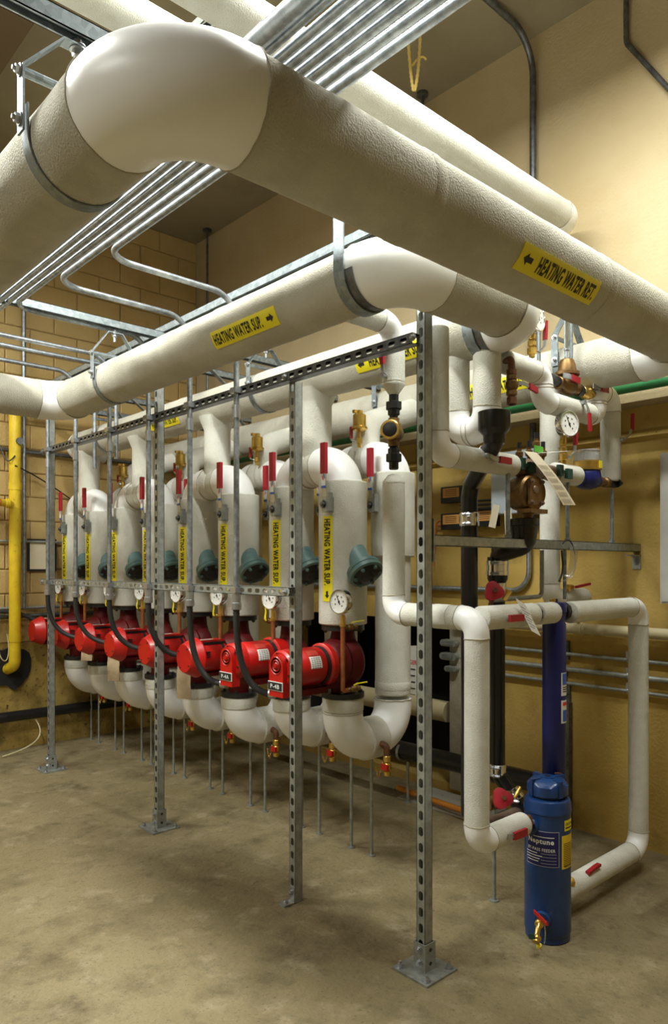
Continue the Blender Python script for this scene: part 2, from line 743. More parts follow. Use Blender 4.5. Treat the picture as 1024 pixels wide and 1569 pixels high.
m.box((XR + .62, OY0 - .03, .6), (.74, .05, 1.6))
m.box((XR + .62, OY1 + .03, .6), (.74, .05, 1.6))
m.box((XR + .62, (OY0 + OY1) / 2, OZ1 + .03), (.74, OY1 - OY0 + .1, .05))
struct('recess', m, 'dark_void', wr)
struct('jamb', MB().box((XR - .01, OY0 - .03, .56), (.03, .10, 1.05)), 'concrete', wr)
m = MB().box((XR - .075, (YF + YB) / 2, 2.37), (.15, YB - YF, .05))
struct('ledge', m, 'wall_plaster', wr)
m = MB()
m.add([(XR, YF, 2.165), (XR, YB, 2.165), (XR - .05, YB, 2.18), (XR - .05, YF, 2.18), (XR, YF, 2.225), (XR, YB, 2.225), (XR - .05, YB, 2.20), (XR - .05, YF, 2.20)],
      [(0, 1, 2, 3), (3, 2, 6, 7), (7, 6, 5, 4), (0, 3, 7, 4), (1, 5, 6, 2)])
struct('moulding', m, 'wall_lower', wr)
struct('wall_left', MB().box((XL - .1, (YF + YB) / 2, ZC / 2), (.2, YB - YF + .5, ZC)), 'wall_plaster')
struct('wall_front', MB().box(((XL + XR) / 2, YF - .1, ZC / 2), (XR - XL, .2, ZC)), 'wall_plaster')
wb = struct('wall_back', MB().box(((XL + XR) / 2, YB + .125 + .006, ZC / 2), (XR - XL + .4, .25, ZC)), 'mortar')
struct('rendered_base', MB().box(((XL + XR) / 2, YB + .02, .43), (XR - XL, .05, .86)), 'grimy', wb)


def block_mesh(wd, ht):
    b = .008
    x, z = wd / 2, ht / 2
    v = [(-x, 0, -z), (x, 0, -z), (x, 0, z), (-x, 0, z),
         (-x, -.010, -z), (x, -.010, -z), (x, -.010, z), (-x, -.010, z),
         (-x + b, -.016, -z + b), (x - b, -.016, -z + b), (x - b, -.016, z - b), (-x + b, -.016, z - b)]
    f = [(8, 9, 10, 11)]
    for a, c in ((0, 4), (4, 8)):
        for k in range(4):
            k2 = (k + 1) % 4
            f.append((a + k, a + k2, c + k2, c + k))
    me = bpy.data.meshes.new('block')
    me.from_pydata(v, [], f)
    me.materials.append(MT['block'])
    return me


BM = {}
row = 0
z = .87
while z < ZC - .02:
    ht = min(.2, ZC - z)
    x1 = XR
    off = .2 if row % 2 else .4
    wlist = [off] + [.4] * 9
    for wd in wlist:
        if x1 < .35:
            break
        key = (round(wd - .006, 3), round(ht - .006, 3))
        if key not in BM:
            BM[key] = block_mesh(*key)
        o = bpy.data.objects.new('block', BM[key])
        COL.objects.link(o)
        o.parent = wb
        o.location = (x1 - wd / 2, YB + .006 + random.uniform(-.0015, .0015), z + ht / 2)
        x1 -= wd
    z += .2
    row += 1
# concrete joists on the ceiling, dark stained
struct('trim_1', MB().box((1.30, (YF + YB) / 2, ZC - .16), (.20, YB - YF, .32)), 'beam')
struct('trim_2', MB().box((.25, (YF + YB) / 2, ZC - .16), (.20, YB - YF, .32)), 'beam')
# lamps (out of frame)
for i, (c, ax, wt) in enumerate(LAMPS):
    r = thing('ceiling_lamp', (c[0], c[1], c[2]), 'long white fluorescent lamp hung under the ceiling, ' + ordinal(i, 'the front wall on its row'), 'lamp', 'fluorescent lamps')
    m = MB()
    m.add([(c[0] + a, c[1] + b, c[2] + h) for b in (-.66, .66) for a, h in ((-.06, .06), (.06, .06), (.15, -.06), (-.15, -.06), (.14, -.06), (.055, .05), (-.055, .05), (-.14, -.06))],
          [(0, 1, 9, 8), (1, 2, 10, 9), (4, 5, 13, 12), (5, 6, 14, 13), (6, 7, 15, 14), (3, 0, 8, 11), (2, 4, 12, 10), (7, 3, 11, 15), (0, 6, 5, 1), (8, 9, 13, 14), (1, 5, 4, 2), (0, 3, 7, 6), (9, 10, 12, 13), (8, 14, 15, 11)])
    mk('reflector', m, 'lamp_white', r)
    for s in (-1, 1):
        mk('tube', MB().cyl((c[0] + s * .06, c[1] - .6, c[2] - .0), (c[0] + s * .06, c[1] + .6, c[2] - .0), .013, n=10), 'lamp_tube', r)
        mk('hanging_rod', MB().cyl((c[0], c[1] + s * .5, c[2] + .06), (c[0], c[1] + s * .5, ZC), .005, n=6), 'galv', r)

# ================================================================== mains
ZS, RS = 2.49, .1125     # supply main
XBm, YRun, XCm = 1.76, 1.60, 2.50
RB = .155
sup = pipe_run('supply_main', 'large white insulated heating water supply main doubling back above the pump row', 'pipe',
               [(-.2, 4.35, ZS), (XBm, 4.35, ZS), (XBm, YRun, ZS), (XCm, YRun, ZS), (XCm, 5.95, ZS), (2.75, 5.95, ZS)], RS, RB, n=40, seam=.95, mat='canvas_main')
ZA, RA = 2.49, .120     # return main
YA, XA, XD, XRR = 1.297, .722, 3.36, 2.87
ret = pipe_run('return_main', 'large white insulated heating water return main, crossing overhead lowest in front', 'pipe',
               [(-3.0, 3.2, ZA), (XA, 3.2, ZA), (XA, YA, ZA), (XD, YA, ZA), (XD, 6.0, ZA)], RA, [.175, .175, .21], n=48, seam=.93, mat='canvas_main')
# smaller overhead pair
ov = pipe_run('overhead_pipe', 'slim white insulated pipe high up ending in an elbow at the plaster wall', 'pipe',
              [(-1.2, 2.04, 3.39), (3.62, 2.04, 3.39), (3.62, 2.75, 3.39), (3.62, 2.75, 2.6)], .0725, .09, n=28, seam=1.1)
ov2 = pipe_run('overhead_pipe', 'slim white insulated pipe high up, the one farther back of the parallel pair', 'pipe',
               [(-1.2, 2.34, 3.42), (3.54, 2.34, 3.42)], .068, .09, n=28, seam=1.1)


def tocam(p):
    return Vector((0, 0, 1.5)) - Vector(p)


# pipe labels on the mains: reading direction then outward direction
def main_label(root, p, ax, r, ln, ht, text, arrow, tilt=0):
    pipe_label(root, p, ax, tocam(p) + Vector((0, 0, tilt)), r, ln, ht, text, arrow)


main_label(sup, (XBm, 2.345, ZS), (0, -1, 0), RS * 1.012, .43, .072, 'HEATING WATER SUP.', 'r')
main_label(ret, (2.074, YA, ZA), (1, 0, 0), RA * 1.012, .457, .08, 'HEATING WATER RET.', 'l')
main_label(sup, (XCm, 2.245, ZS), (0, -1, 0), RS * 1.012, .43, .072, 'HEATING WATER SUP.', 'l')
main_label(sup, (XCm, 4.31, ZS), (0, -1, 0), RS * 1.012, .43, .072, 'HEATING WATER SUP.', 'l')
main_label(ret, (XD, 2.21, ZA), (0, -1, 0), RA * 1.012, .47, .08, 'HEATING WATER RET.', 'r')

# small drop under the supply return-bend: U leg
pipe_run('u_bend_pipe', 'white insulated u-shaped pipe hanging below the supply main beside the corner post', 'pipe',
         [(XCm, 1.785, ZS - .09), (XCm, 1.785, 2.068), (XCm, 1.945, 2.068), (XCm, 1.945, ZS - .09)], .058, .079, n=24)

# ================================================================== hangers
HG = 0


def arc_pts(c, e1, e2, r, a0, a1, n=20):
    c, e1, e2 = Vector(c), Vector(e1), Vector(e2)
    return [c + e1 * math.cos(a0 + (a1 - a0) * i / n) * r + e2 * math.sin(a0 + (a1 - a0) * i / n) * r for i in range(n + 1)]


def strap_hanger(c, across, r, label, wd, top):
    c = Vector(c)
    a = Vector(across).normalized()
    zv = Vector((0, 0, 1))
    pd = a.cross(zv)
    root = thing('pipe_hanger', c - zv * r, label, 'hanger')
    R_ = r + .006
    up = Vector((0, 0, top - c.z))
    pts = [c - a * R_ + up, c - a * R_ + zv * .01] + arc_pts(c, a, zv, R_, PI, 2 * PI, 22) + [c + a * R_ + zv * .01, c + a * R_ + up]
    mk('strap', MB().strap(pts, pd, wd, .005), 'galv', root)
    R3 = r + .001
    mk('shield', MB().strap(arc_pts(c + pd * wd * .4, a, zv, R3, PI * 1.02, PI * 1.98, 22), pd, wd * 1.6, .003), 'steel_dark', root)
    nb = MB()
    for s in (-1, 1):
        nb.mark().bolt(c + a * s * (R_ + .003) + up - zv * .03, a * s, .011, .01, .008)
    mkS('bolt', nb, 'zinc', root)
    return root


def clevis(c, across, r, ztop, label, yoke=.15, wd=.036, rod_to=None):
    """clevis hanger round a horizontal pipe: across = horizontal direction perpendicular to the pipe"""
    c = Vector(c)
    a = Vector(across).normalized()
    zv = Vector((0, 0, 1))
    pd = a.cross(zv)
    root = thing('pipe_hanger', c - zv * r, label, 'hanger')
    R_ = r + .004
    pts = [c + a * -R_ + zv * (.03 + r * .3), c + a * -R_ + zv * .012] + arc_pts(c, a, zv, R_, PI, 2 * PI, 22) + [c + a * R_ + zv * .012, c + a * R_ + zv * (.03 + r * .3)]
    mk('strap', MB().strap(pts, pd, wd, .004), 'galv', root)
    h = r + yoke
    R2 = R_ + .010
    yk = [c - a * R2 + zv * .0, c - a * R2 + zv * (r + .03), c - a * .04 + zv * h, c + a * .04 + zv * h, c + a * R2 + zv * (r + .03), c + a * R2]
    mk('yoke', MB().strap(yk, pd, wd, .005), 'galv', root, 20)
    mb = MB().cyl(c - a * R2 + zv * (r + .022), c + a * R2 + zv * (r + .022), .011, n=10)
    mk('spacer', mb, 'galv', root)
    nb = MB()
    for s in (-1, 1):
        nb.mark().bolt(c + a * s * (R2 + .003) + zv * .03, a * s, .011, .01, .008)
        nb.mark().bolt(c + a * s * (R2 + .003) + zv * (r + .022), a * s, .010, .009, .008)
    nb.mark().bolt(c + zv * (h - .003), -zv, .014, .014, .03)
    nb.mark().bolt(c + zv * (h + .003), zv, .014, .012, 0)
    mkS('bolt', nb, 'zinc', root)
    if rod_to:
        mk('threaded_rod', MB().cyl(c + zv * h, (c.x, c.y, rod_to), .007, n=8), 'galv', root)
    return root


clevis((XA, 1.70, ZA), (1, 0, 0), RA, 0, 'galvanised clevis hanger on the leg of the return main behind its big elbow', .135, .036, 2.77)
strap_hanger((XBm, 1.765, ZS), (1, 0, 0), RS * 1.02, 'wide galvanised strap hanger beside the elbow of the supply main', .048, 2.80)
clevis((XBm, 3.67, ZS), (1, 0, 0), RS, 0, 'galvanised clevis hanger on the supply main near its far bend', .15, .034, 2.80)
clevis((XCm, 3.30, ZS), (1, 0, 0), RS, 0, 'galvanised clevis hanger on the header above the middle of the pump row', .13, .034, 2.80)
clevis((XCm, 5.30, ZS), (1, 0, 0), RS, 0, 'galvanised clevis hanger on the header near the block wall', .13, .034, 2.80)
strap_hanger((XCm, 1.80, ZS), (1, 0, 0), RS * 1.02, 'galvanised strap hanger on the header behind the corner post', .048, 2.80)
clevis((XD, 1.90, ZA), (1, 0, 0), RA, 0, 'galvanised clevis hanger on the return header beside the green pipe', .15, .036, 2.80)
clevis((XD, 3.15, ZA), (1, 0, 0), RA, 0, 'galvanised clevis hanger on the return header over the last pump', .15, .036, 2.80)
clevis((XD, 4.9, ZA), (1, 0, 0), RA, 0, 'galvanised clevis hanger on the return header over the middle pumps', .15, .036, 2.80)

# ================================================================== strut frame
XP = 2.04
PY = [5.31, 3.71, 2.48, 1.73]
ZPT = 2.815
ZH, ZL = 2.335, 1.385
pl = ['slotted steel post bolted to the floor nearest the block wall', 'slotted steel post on a square base plate, third from the plaster wall strut',
      'slotted steel post held by a small angle bracket and washer', 'tall slotted steel corner post carrying the cross strut to the plaster wall']
for i, y in enumerate(PY):
    r = thing('strut_post', (XP + .02, y + .02, 0), pl[i], 'post')
    top = ZPT if i != 2 else ZH
    mk('channel', strut((XP, y + S41 / 2, .008 if i != 2 else 0), (0, 0, 1), (1, 0, 0), top - .01), 'galv_dull', r, 30)
    cx, cy = XP + S41 / 2, y + S41 / 2
    if i != 2:
        mk('base_plate', MB().box((cx, cy, .004), (.172, .172, .008)), 'galv_dull', r)
        sl = MB()
        w_ = .053
        for s in (-1, 1):
            sl.box((cx + s * w_ / 2, cy, .058), (.005, w_ + .005, .10))
            sl.box((cx, cy + s * w_ / 2, .058), (w_ - .005, .005, .10))
        mk('sleeve', sl, 'galv_dull', r)
        b = MB()
        for z_ in (.035, .085):
            b.mark().bolt((cx - w_ / 2 - .0025, cy, z_), (-1, 0, 0), .010, .008, .004)
        mkS('bolt', b, 'zinc', r)
        h = MB()
        for z_ in (.035, .085):
            h.cyl((cx, cy - w_ / 2 - .004, z_), (cx, cy - w_ / 2 + .001, z_), .007, n=12)
        mk('hole', h, 'black', r)
        for sx, sy in ((-1, -1), (-1, 1), (1, -1), (1, 1)):
            mk('anchor_bolt', MB().bolt((cx + sx * .064, cy + sy * .064, .008), (0, 0, 1), .011, .011, .012), 'zinc', r)
    else:
        a = MB()
        a.box((cx - S41 / 2 - .003, cy, .034), (.005, .04, .068))
        a.box((cx - S41 / 2 - .032, cy, .003), (.06, .04, .006))
        mk('angle_bracket', a, 'zinc', r)
        mk('bolt', MB().bolt((cx - S41 / 2 - .005, cy, .045), (-1, 0, 0), .010, .008, .006), 'zinc', r)
        mk('washer', MB().cyl((cx - S41 / 2 - .036, cy, .006), (cx - S41 / 2 - .036, cy, .010), .025, n=20).bolt((cx - S41 / 2 - .036, cy, .01), (0, 0, 1), .009, .008, .004), 'zinc', r)
# rails along the row
r = thing('strut_rail', (XP, 1.75, ZH), 'upper slotted strut rail running along all the posts above the pumps', 'strut')
mk('channel', strut((XP - .042, 1.755, ZH), (0, 1, 0), (1, 0, 0), 3.60), 'steel_dark', r, 30)
b = MB()
for y in PY:
    b.mark().bolt((XP - .044, y + .02, ZH), (-1, 0, 0), .010, .008, .004)
mkS('bolt', b, 'zinc', r)
r = thing('strut_rail', (XP, 2.5, ZL), 'lower slotted strut rail carrying the ends of the conduits', 'strut')
mk('channel', strut((XP - .042, 2.475, ZL), (0, 1, 0), (1, 0, 0), 2.90), 'galv_dull', r, 30)
b = MB()
for y in PY[:3]:
    b.mark().bolt((XP - .044, y + .02, ZL), (-1, 0, 0), .010, .008, .006)
mkS('bolt', b, 'zinc', r)
solo('top_strut', strut((XP + .02, 1.76, ZPT + .041), (0, 1, 0), (0, 0, -1), 4.2, False), 'galv', 'galvanised strut running along the tops of the posts', 'strut')


def cross(y, z_, x0, x1, label, open_='d', mat='galv', slotted=False):
    x = (0, 0, -1) if open_ == 'd' else (0, 1, 0)
    return solo('cross_strut', strut((x0, y, z_ + (.0205 if open_ == 'd' else 0)), (1, 0, 0), x, x1 - x0, slotted), mat, label, 'strut')


cross(3.66, ZPT - .02, -.6, XR, 'galvanised cross strut carrying the supply main at the conduit bends')
cross(1.70, 2.790, -.8, 1.0, 'galvanised cross strut above the big elbow with its open side down')
cross(4.12, ZPT - .02, XP, XR, 'short galvanised cross strut between the top strut and plaster wall, with a brace')
cross(5.25, ZPT - .02, XP, XR, 'galvanised cross strut behind the header, second from the block wall')
cross(5.85, ZPT - .02, XP, XR, 'galvanised cross strut behind the header nearest the block wall')
cross(1.72, ZPT - .02, 2.42, XR, 'galvanised cross strut above the corner post and the u-bend pipe')
cross(2.70, ZPT - .02, 2.42, XR, 'galvanised cross strut above the last pump')
for y in (4.12, 5.25):
    solo('brace', MB().strap([(2.55, y - .03, ZPT + .05), (2.95, y - .03, ZPT - .28 + .05), (3.0, y - .03, ZPT - .28 + .05)], (0, 1, 0), .035, .005), 'galv_dull',
         'slanting flat brace under the cross strut ' + ('with the short run' if y < 5 else 'near the block wall'), 'brace')
r = thing('wall_strut', (2.09, 1.75, 1.595), 'galvanised strut from the corner post to the plaster wall', 'strut')
mk('channel', strut((XP + .045, 1.75, 1.5745), (1, 0, 0), (0, 0, 1), XR - XP - .045, False), 'galv_dull', r, 30)
mk('plate', MB().box((XP + .0475, 1.75, 1.595), (.006, .05, .16)), 'galv_dull', r)
a = MB()
a.box((3.757, 1.75, 1.555), (.085, .045, .006)).box((3.796, 1.75, 1.52), (.007, .045, .075))
a.bolt((3.792, 1.75, 1.52), (-1, 0, 0), .010, .008, .006)
mk('wall_bracket', a, 'galv_dull', r)

# ================================================================== pump row
PUMPY = [5.90, 5.44, 4.99, 4.51, 4.03, 3.57, 3.07, 2.66]
XF = 2.50
ZAF, ZAR = 2.012, 2.085
CL = 'canvas'


def ZB(y):  # top of the suction bend
    return .842 if y < 2.8 else (.785 if y < 3.3 else .727)


def ZE(y):  # centre of the bottom bend
    return .603 if y < 2.8 else (.595 if y < 3.3 else .523)


def supply_pair(ya, yb, i):
    """tee from header, arch and the two front risers with their labels"""
    ym = (ya + yb) / 2
    lab = 'white insulated arch with two labelled front risers, the arch ' + ordinal(i)
    r = thing('supply_branch', (XF, ym, 1.21), lab, 'pipe')
    mb = MB()
    mb.tube([(XF, ym, ZS - .07), (XF, ym, ZS - .125), (XF, ym, ZS - .15), (XF, ym, ZAF + .03)], [.115, .093, .082, .082], 28)
    mk('tee_jacket', mb, CL, r, 60)
    for s, y in ((-1, yb), (1, ya)):
        Rb = .135
        q = smooth_path([(XF, ym, ZAF), (XF, y, ZAF), (XF, y, 1.80)], Rb, 14)
        st = [p for p in q]
        # straight arch part
        mk('arch_jacket', jacket(MB(), (XF, ym, ZAF), (XF, y - s * Rb * 1.0, ZAF), .098, 30), CL, r, 60)
        el = [Vector((XF, y - s * (Rb + .02), ZAF))] + [p for p in q if abs(p.y - y) < Rb + 1e-4 and p.z > 1.87] + [Vector((XF, y, 1.86))]
        el = sorted(el, key=lambda p: (abs(p.y - ym), -p.z))
        mk('elbow_cover', MB().tube(el, .102, 32), 'pvc', r, 60)
        seam_ring(r, el[0], Vector((0, 1, 0)), .102, .0025)
        jb = jacket(MB(), (XF, y, 1.925), (XF, y, 1.205), .122, 36, .006)
        jb.tube([(XF, y, 1.56), (XF, y, 1.562)], .1225, 36)
        rj = mk('riser_jacket', jb, CL, r, 60)
        # label facing the camera's left side, text reading downwards
        out = Vector((-1, -.14, 0))
        pipe_label(r, (XF, y, 1.535), (0, 0, -1), out, .1232, .42, .062, 'HEATING WATER SUP.', 'r')
    return r


def return_pair(ya, yb, i):
    ym = (ya + yb) / 2
    r = thing('suction_branch', (XRR, ym, .5), 'white insulated rear risers behind a pump pair, the pair ' + ordinal(i), 'pipe')
    mb = MB()
    mb.tube(smooth_path([(XRR, ym, ZAR), (XRR, ym, ZAR + .20), (XD, ym, ZA - .04)], .09, 8), .078, 24)
    mk('tee_jacket', mb, CL, r, 60)
    for s, y in ((-1, yb), (1, ya)):
        Rb = .13
        mk('arch_jacket', jacket(MB(), (XRR, ym, ZAR), (XRR, y - s * Rb, ZAR), .093, 26), CL, r, 60)
        q = [p for k, pp in fillet([(XRR, ym, ZAR), (XRR, y, ZAR), (XRR, y, 1.5)], Rb, 12) if k == 'b' for p in pp]
        mk('elbow_cover', MB().tube([q[0] + Vector((0, -s * .02, 0))] + q + [q[-1] - Vector((0, 0, .02))], .098, 28), 'pvc', r, 60)
        mk('valve_jacket', jacket(MB(), (XRR, y, 2.0), (XRR, y, 1.545), .118, 30), CL, r, 60)
        mk('riser_jacket', jacket(MB(), (XRR, y, 1.56), (XRR, y, ZE(y) + .205), .096, 30, seams=(.93,)), CL, r, 60)
        # bottom bend to the pump suction
        zt = ZB(y)
        f = fillet([(XRR, y, .9), (XRR, y, ZE(y)), (XF, y, ZE(y)), (XF, y, .84)], .155, 14)
        b1 = f[1][1]
        b2 = f[3][1]
        up = Vector((0, 0, 1))
        ex = Vector((1, 0, 0))
        mk('elbow_cover', MB().tube([b1[0] + up * .03] + b1 + [b1[-1] - ex * .01], .101, 32), 'pvc', r, 60)
        mk('elbow_cover', MB().tube([b2[0] + ex * .01] + b2 + [b2[-1] + up * .01], .101, 32), 'pvc', r, 60)
        seam_ring(r, b2[-1] + up * .004, up, .1015, .0022)
        seam_ring(r, b1[0] + up * .03, up, .1015, .0022)
        mk('bend_jacket', jacket(MB(), b1[-1] + ex * .03, b2[0] - ex * .03, .109, 30, .006, step=.03), CL, r, 60)
        mk('suction_jacket', jacket(MB(), (XF, y, zt - .075), (XF, y, zt), .104, 32, .005, step=.03), CL, r, 60)
    return r


for i in range(4):
    supply_pair(PUMPY[2 * i], PUMPY[2 * i + 1], i)
    return_pair(PUMPY[2 * i], PUMPY[2 * i + 1], i)


# ---------------------------------------------------------------- pumps
def pump_common(r, y):
    X, Z = XF, (1.02 if y < 2.8 else .99)
    zb = ZB(y)
    m = MB()
    m.lathe([(.03, -.060), (.08, -.057), (.118, -.042), (.128, -.022), (.130, .022), (.118, .04), (.07, .055), (.03, .06)], (X + .0, y, Z), (1, 0, 0), 32)
    m.lathe([(.085, 0), (.080, .06), (.062, .13), (.056, 1.185 - Z)], (X, y, Z), (0, 0, 1), 24)
    m.lathe([(.085, 0), (.08, .06), (.066, .11), (.06, Z - zb - .02)], (X, y, Z), (0, 0, -1), 24)
    for k in range(8):
        a = 2 * PI * k / 8 + .2
        m.hexn((X - .045, y + math.cos(a) * .108, Z + math.sin(a) * .108), (-1, 0, 0), .010, .014)
    mk('volute', m, 'red_dark', r)
    for z0, z1, nm in ((1.178, 1.207, 'flange'), (zb, zb + .024, 'flange')):
        f = MB().cyl((X, y, z0), (X, y, z1), .108, n=32)
        for k in range(4):
            a = PI / 4 + k * PI / 2
            f.bolt((X + math.cos(a) * .088, y + math.sin(a) * .088, z0 if z0 > 1 else z1), (0, 0, -1 if z0 > 1 else 1), .010, .01, .006)
        mk(nm, f, 'black', r)
    m = MB().lathe([(.118, 0), (.122, .012), (.112, .03), (.100, .075), (.09, .085)], (X - .045, y, Z), (-1, 0, 0), 32)
    m.box((X - .11, y, Z - .085), (.09, .10, .07))
    mk('bracket', m, 'red_dark', r)


def pump_cone(y, label):
    r = thing('pump', (XF, y, ZB(y)), label, 'pump', None)
    pump_common(r, y)
    X, Z = XF, .978
    mk('motor', MB().lathe([(.085, .13), (.088, .14), (.088, .34), (.084, .345)], (X, y, Z), (-1, 0, 0), 40), 'red', r)
    mk('band', MB().cyl((X - .146, y, Z), (X - .165, y, Z), .0905, n=40), 'black', r)
    mk('end_cover', MB().lathe([(.085, .290), (.112, .296), (.114, .304), (.082, .372), (.078, .376)], (X, y, Z), (-1, 0, 0), 40), 'red', r)
    mk('top_plate', MB().box((X - .225, y, Z + .092), (.19, .085, .010)), 'red', r)
    m = MB()
    m.box((X - .225, y, Z + .080), (.17, .11, .014))
    for k in range(3):
        m.box((X - .27, y - .080, Z + .035 - k * .014), (.03, .02, .006))
    mk('vent_slot', m, 'black', r)
    m = MB().box((X - .24, y, Z + .0975), (.10, .03, .001))
    mk('sticker', m, 'paper', r)
    m = MB().box((X - .22, y, Z - .100), (.16, .09, .02)).box((X - .22, y, Z - .085), (.12, .06, .03))
    mk('foot', m, 'red_dark', r)
    b = MB()
    for k in range(4):
        a = 2 * PI * k / 4 + .6
        b.mark().hexn((X - .374, y + math.cos(a) * .066, Z + math.sin(a) * .066), (-1, 0, 0), .005, .005)
    mkS('screw', b, 'black', r)
    return r


def pump_box(y, code, label):
    r = thing('pump', (XF, y, ZB(y)), label, 'pump', None)
    pump_common(r, y)
    X, Z = XF, 1.015
    mk('motor', MB().lathe([(.088, .18), (.091, .19), (.091, .36), (.088, .365)], (X, y, Z), (-1, 0, 0), 40), 'red', r)
    mk('bell', MB().lathe([(.09, .065), (.104, .13), (.106, .152), (.09, .162)], (X, y, Z), (-1, 0, 0), 40), 'red', r)
    mk('band', MB().cyl((X - .160, y, Z), (X - .180, y, Z), .0935, n=40), 'black', r)
    # end bell with arched flat box
    mk('end_cover', MB().lathe([(.09, .345), (.093, .35), (.090, .395), (.080, .405)], (X, y, Z), (-1, 0, 0), 40), 'red', r)
    prof = [(-.052, -.125), (.052, -.125)] + [(.052 * math.cos(a), .02 + .052 * math.sin(a)) for a in [PI * k / 12 for k in range(13)]]
    m = MB()
    n = len(prof)
    vs_ = [(X - .38, y + a, Z + b) for a, b in prof] + [(X - .428, y + a, Z + b) for a, b in prof]
    m.add(vs_, [tuple(range(n)), tuple(reversed(range(n, 2 * n)))] + [(k, k + n, (k + 1) % n + n, (k + 1) % n) for k in range(n)])
    mk('terminal_box', m, 'red', r, 25)
    m = MB()
    for rr in (.040, .025, .013):
        m.lathe([(rr - .004, 0), (rr, .003), (rr + .004, 0)], (X - .4285, y, Z + .02), (-1, 0, 0), 28)
    m.lathe([(.012, 0), (.011, .006), (.004, .007)], (X - .4285, y, Z + .02), (-1, 0, 0), 16)
    mk('fan_boss', m, 'red', r)
    b = MB()
    for k in range(6):
        a = 2 * PI * k / 6 + .3
        b.mark().hexn((X - .405, y + math.cos(a) * .074, Z + math.sin(a) * .074), (-1, 0, 0), .007, .006)
    mkS('screw', b, 'red_dark', r)
    pb = mk('number_plate', MB().box((X - .431, y, Z - .075), (.004, .108, .042)), 'white', r)
    mk('plate_face', MB().box((X - .4338, y, Z - .075), (.002, .102, .036)), 'ink', pb)
    v2, f2 = fit_text(code, .066, .020, .01)
    mk('lettering', MB().add([(X - .4352, y - v.x, Z - .075 + v.y) for v in v2], f2), 'white', pb, 30, False)
    f = cyl_map((X - .255, y, Z), (1, 0, 0), (0, -1, .35), .0915)
    for (s0, s1, t0, t1, mt, nm) in ((-.035, .035, -.028, .030, 'paper', 'sticker'), (-.035, .03, -.065, -.034, 'dial_red', 'sticker')):
        vs_, fs = [], []
        for a in range(2):
            for j in range(7):
                vs_.append(f(s0 + (s1 - s0) * a, t0 + (t1 - t0) * j / 6, .0012))
        fs = [(j, j + 7, j + 8, j + 1) for j in range(6)]
        mk(nm, MB().add(vs_, fs), mt, r)
    tx = MB()
    for k in range(6):
        for a in range(4):
            t = -.02 + k * .009
            s = -.028 + a * .015
            tx.add([f(s, t, .0018), f(s + .011, t, .0018), f(s + .011, t + .003, .0018), f(s, t + .003, .0018)], [(0, 1, 2, 3)])
    mk('print', tx, 'ink', r, 30, False)
    m = MB().box((X - .23, y, Z - .115), (.16, .11, .03)).box((X - .23, y, Z - .09), (.12, .07, .05))
    mk('foot', m, 'red_dark', r)
    return r


p0 = None
for i, y in enumerate(PUMPY[:6]):
    lb = 'red inline pump with cone shaped motor cover, ' + ordinal(i)
    if p0 is None:
        p0 = pump_cone(y, lb)
    else:
        dup(p0, (XF, y, ZB(y)), lb)
pump_box(PUMPY[6], 'P-4A', 'red inline pump with black plate reading P-4A')
pump_box(PUMPY[7], 'P-4B', 'red inline pump with black plate reading P-4B')


# ---------------------------------------------------------------- teal bonnets, levers, gauges, drains, rods
def bonnet(y, label):
    c = Vector((XF, y - .10, 1.545))
    ax = Vector((-.10, -.58, -.60)).normalized()
    r = thing('check_valve_bonnet', (XF, y, 1.4), label, 'valve', 'teal bonnets')
    mk('neck', MB().lathe([(.058, -.03), (.056, .05), (.060, .068), (.078, .08)], c, ax, 28), 'teal', r)
    mk('flange', MB().lathe([(.078, .072), (.086, .078), (.086, .096), (.083, .099), (.087, .102), (.087, .122), (.080, .127)], c, ax, 32), 'teal', r)
    mk('cover', MB().lathe([(.078, .124), (.070, .130), (.035, .134), (.030, .140), (.006, .142)], c, ax, 28), 'black', r)
    u = ax.orthogonal().normalized()
    w2 = ax.cross(u)
    b = MB()
    for k in range(6):
        a = 2 * PI * k / 6 + .4
        b.mark().bolt(c + ax * .126 + (u * math.cos(a) + w2 * math.sin(a)) * .064, ax, .010, .012, .006)
    mkS('bolt', b, 'teal', r)
    return r


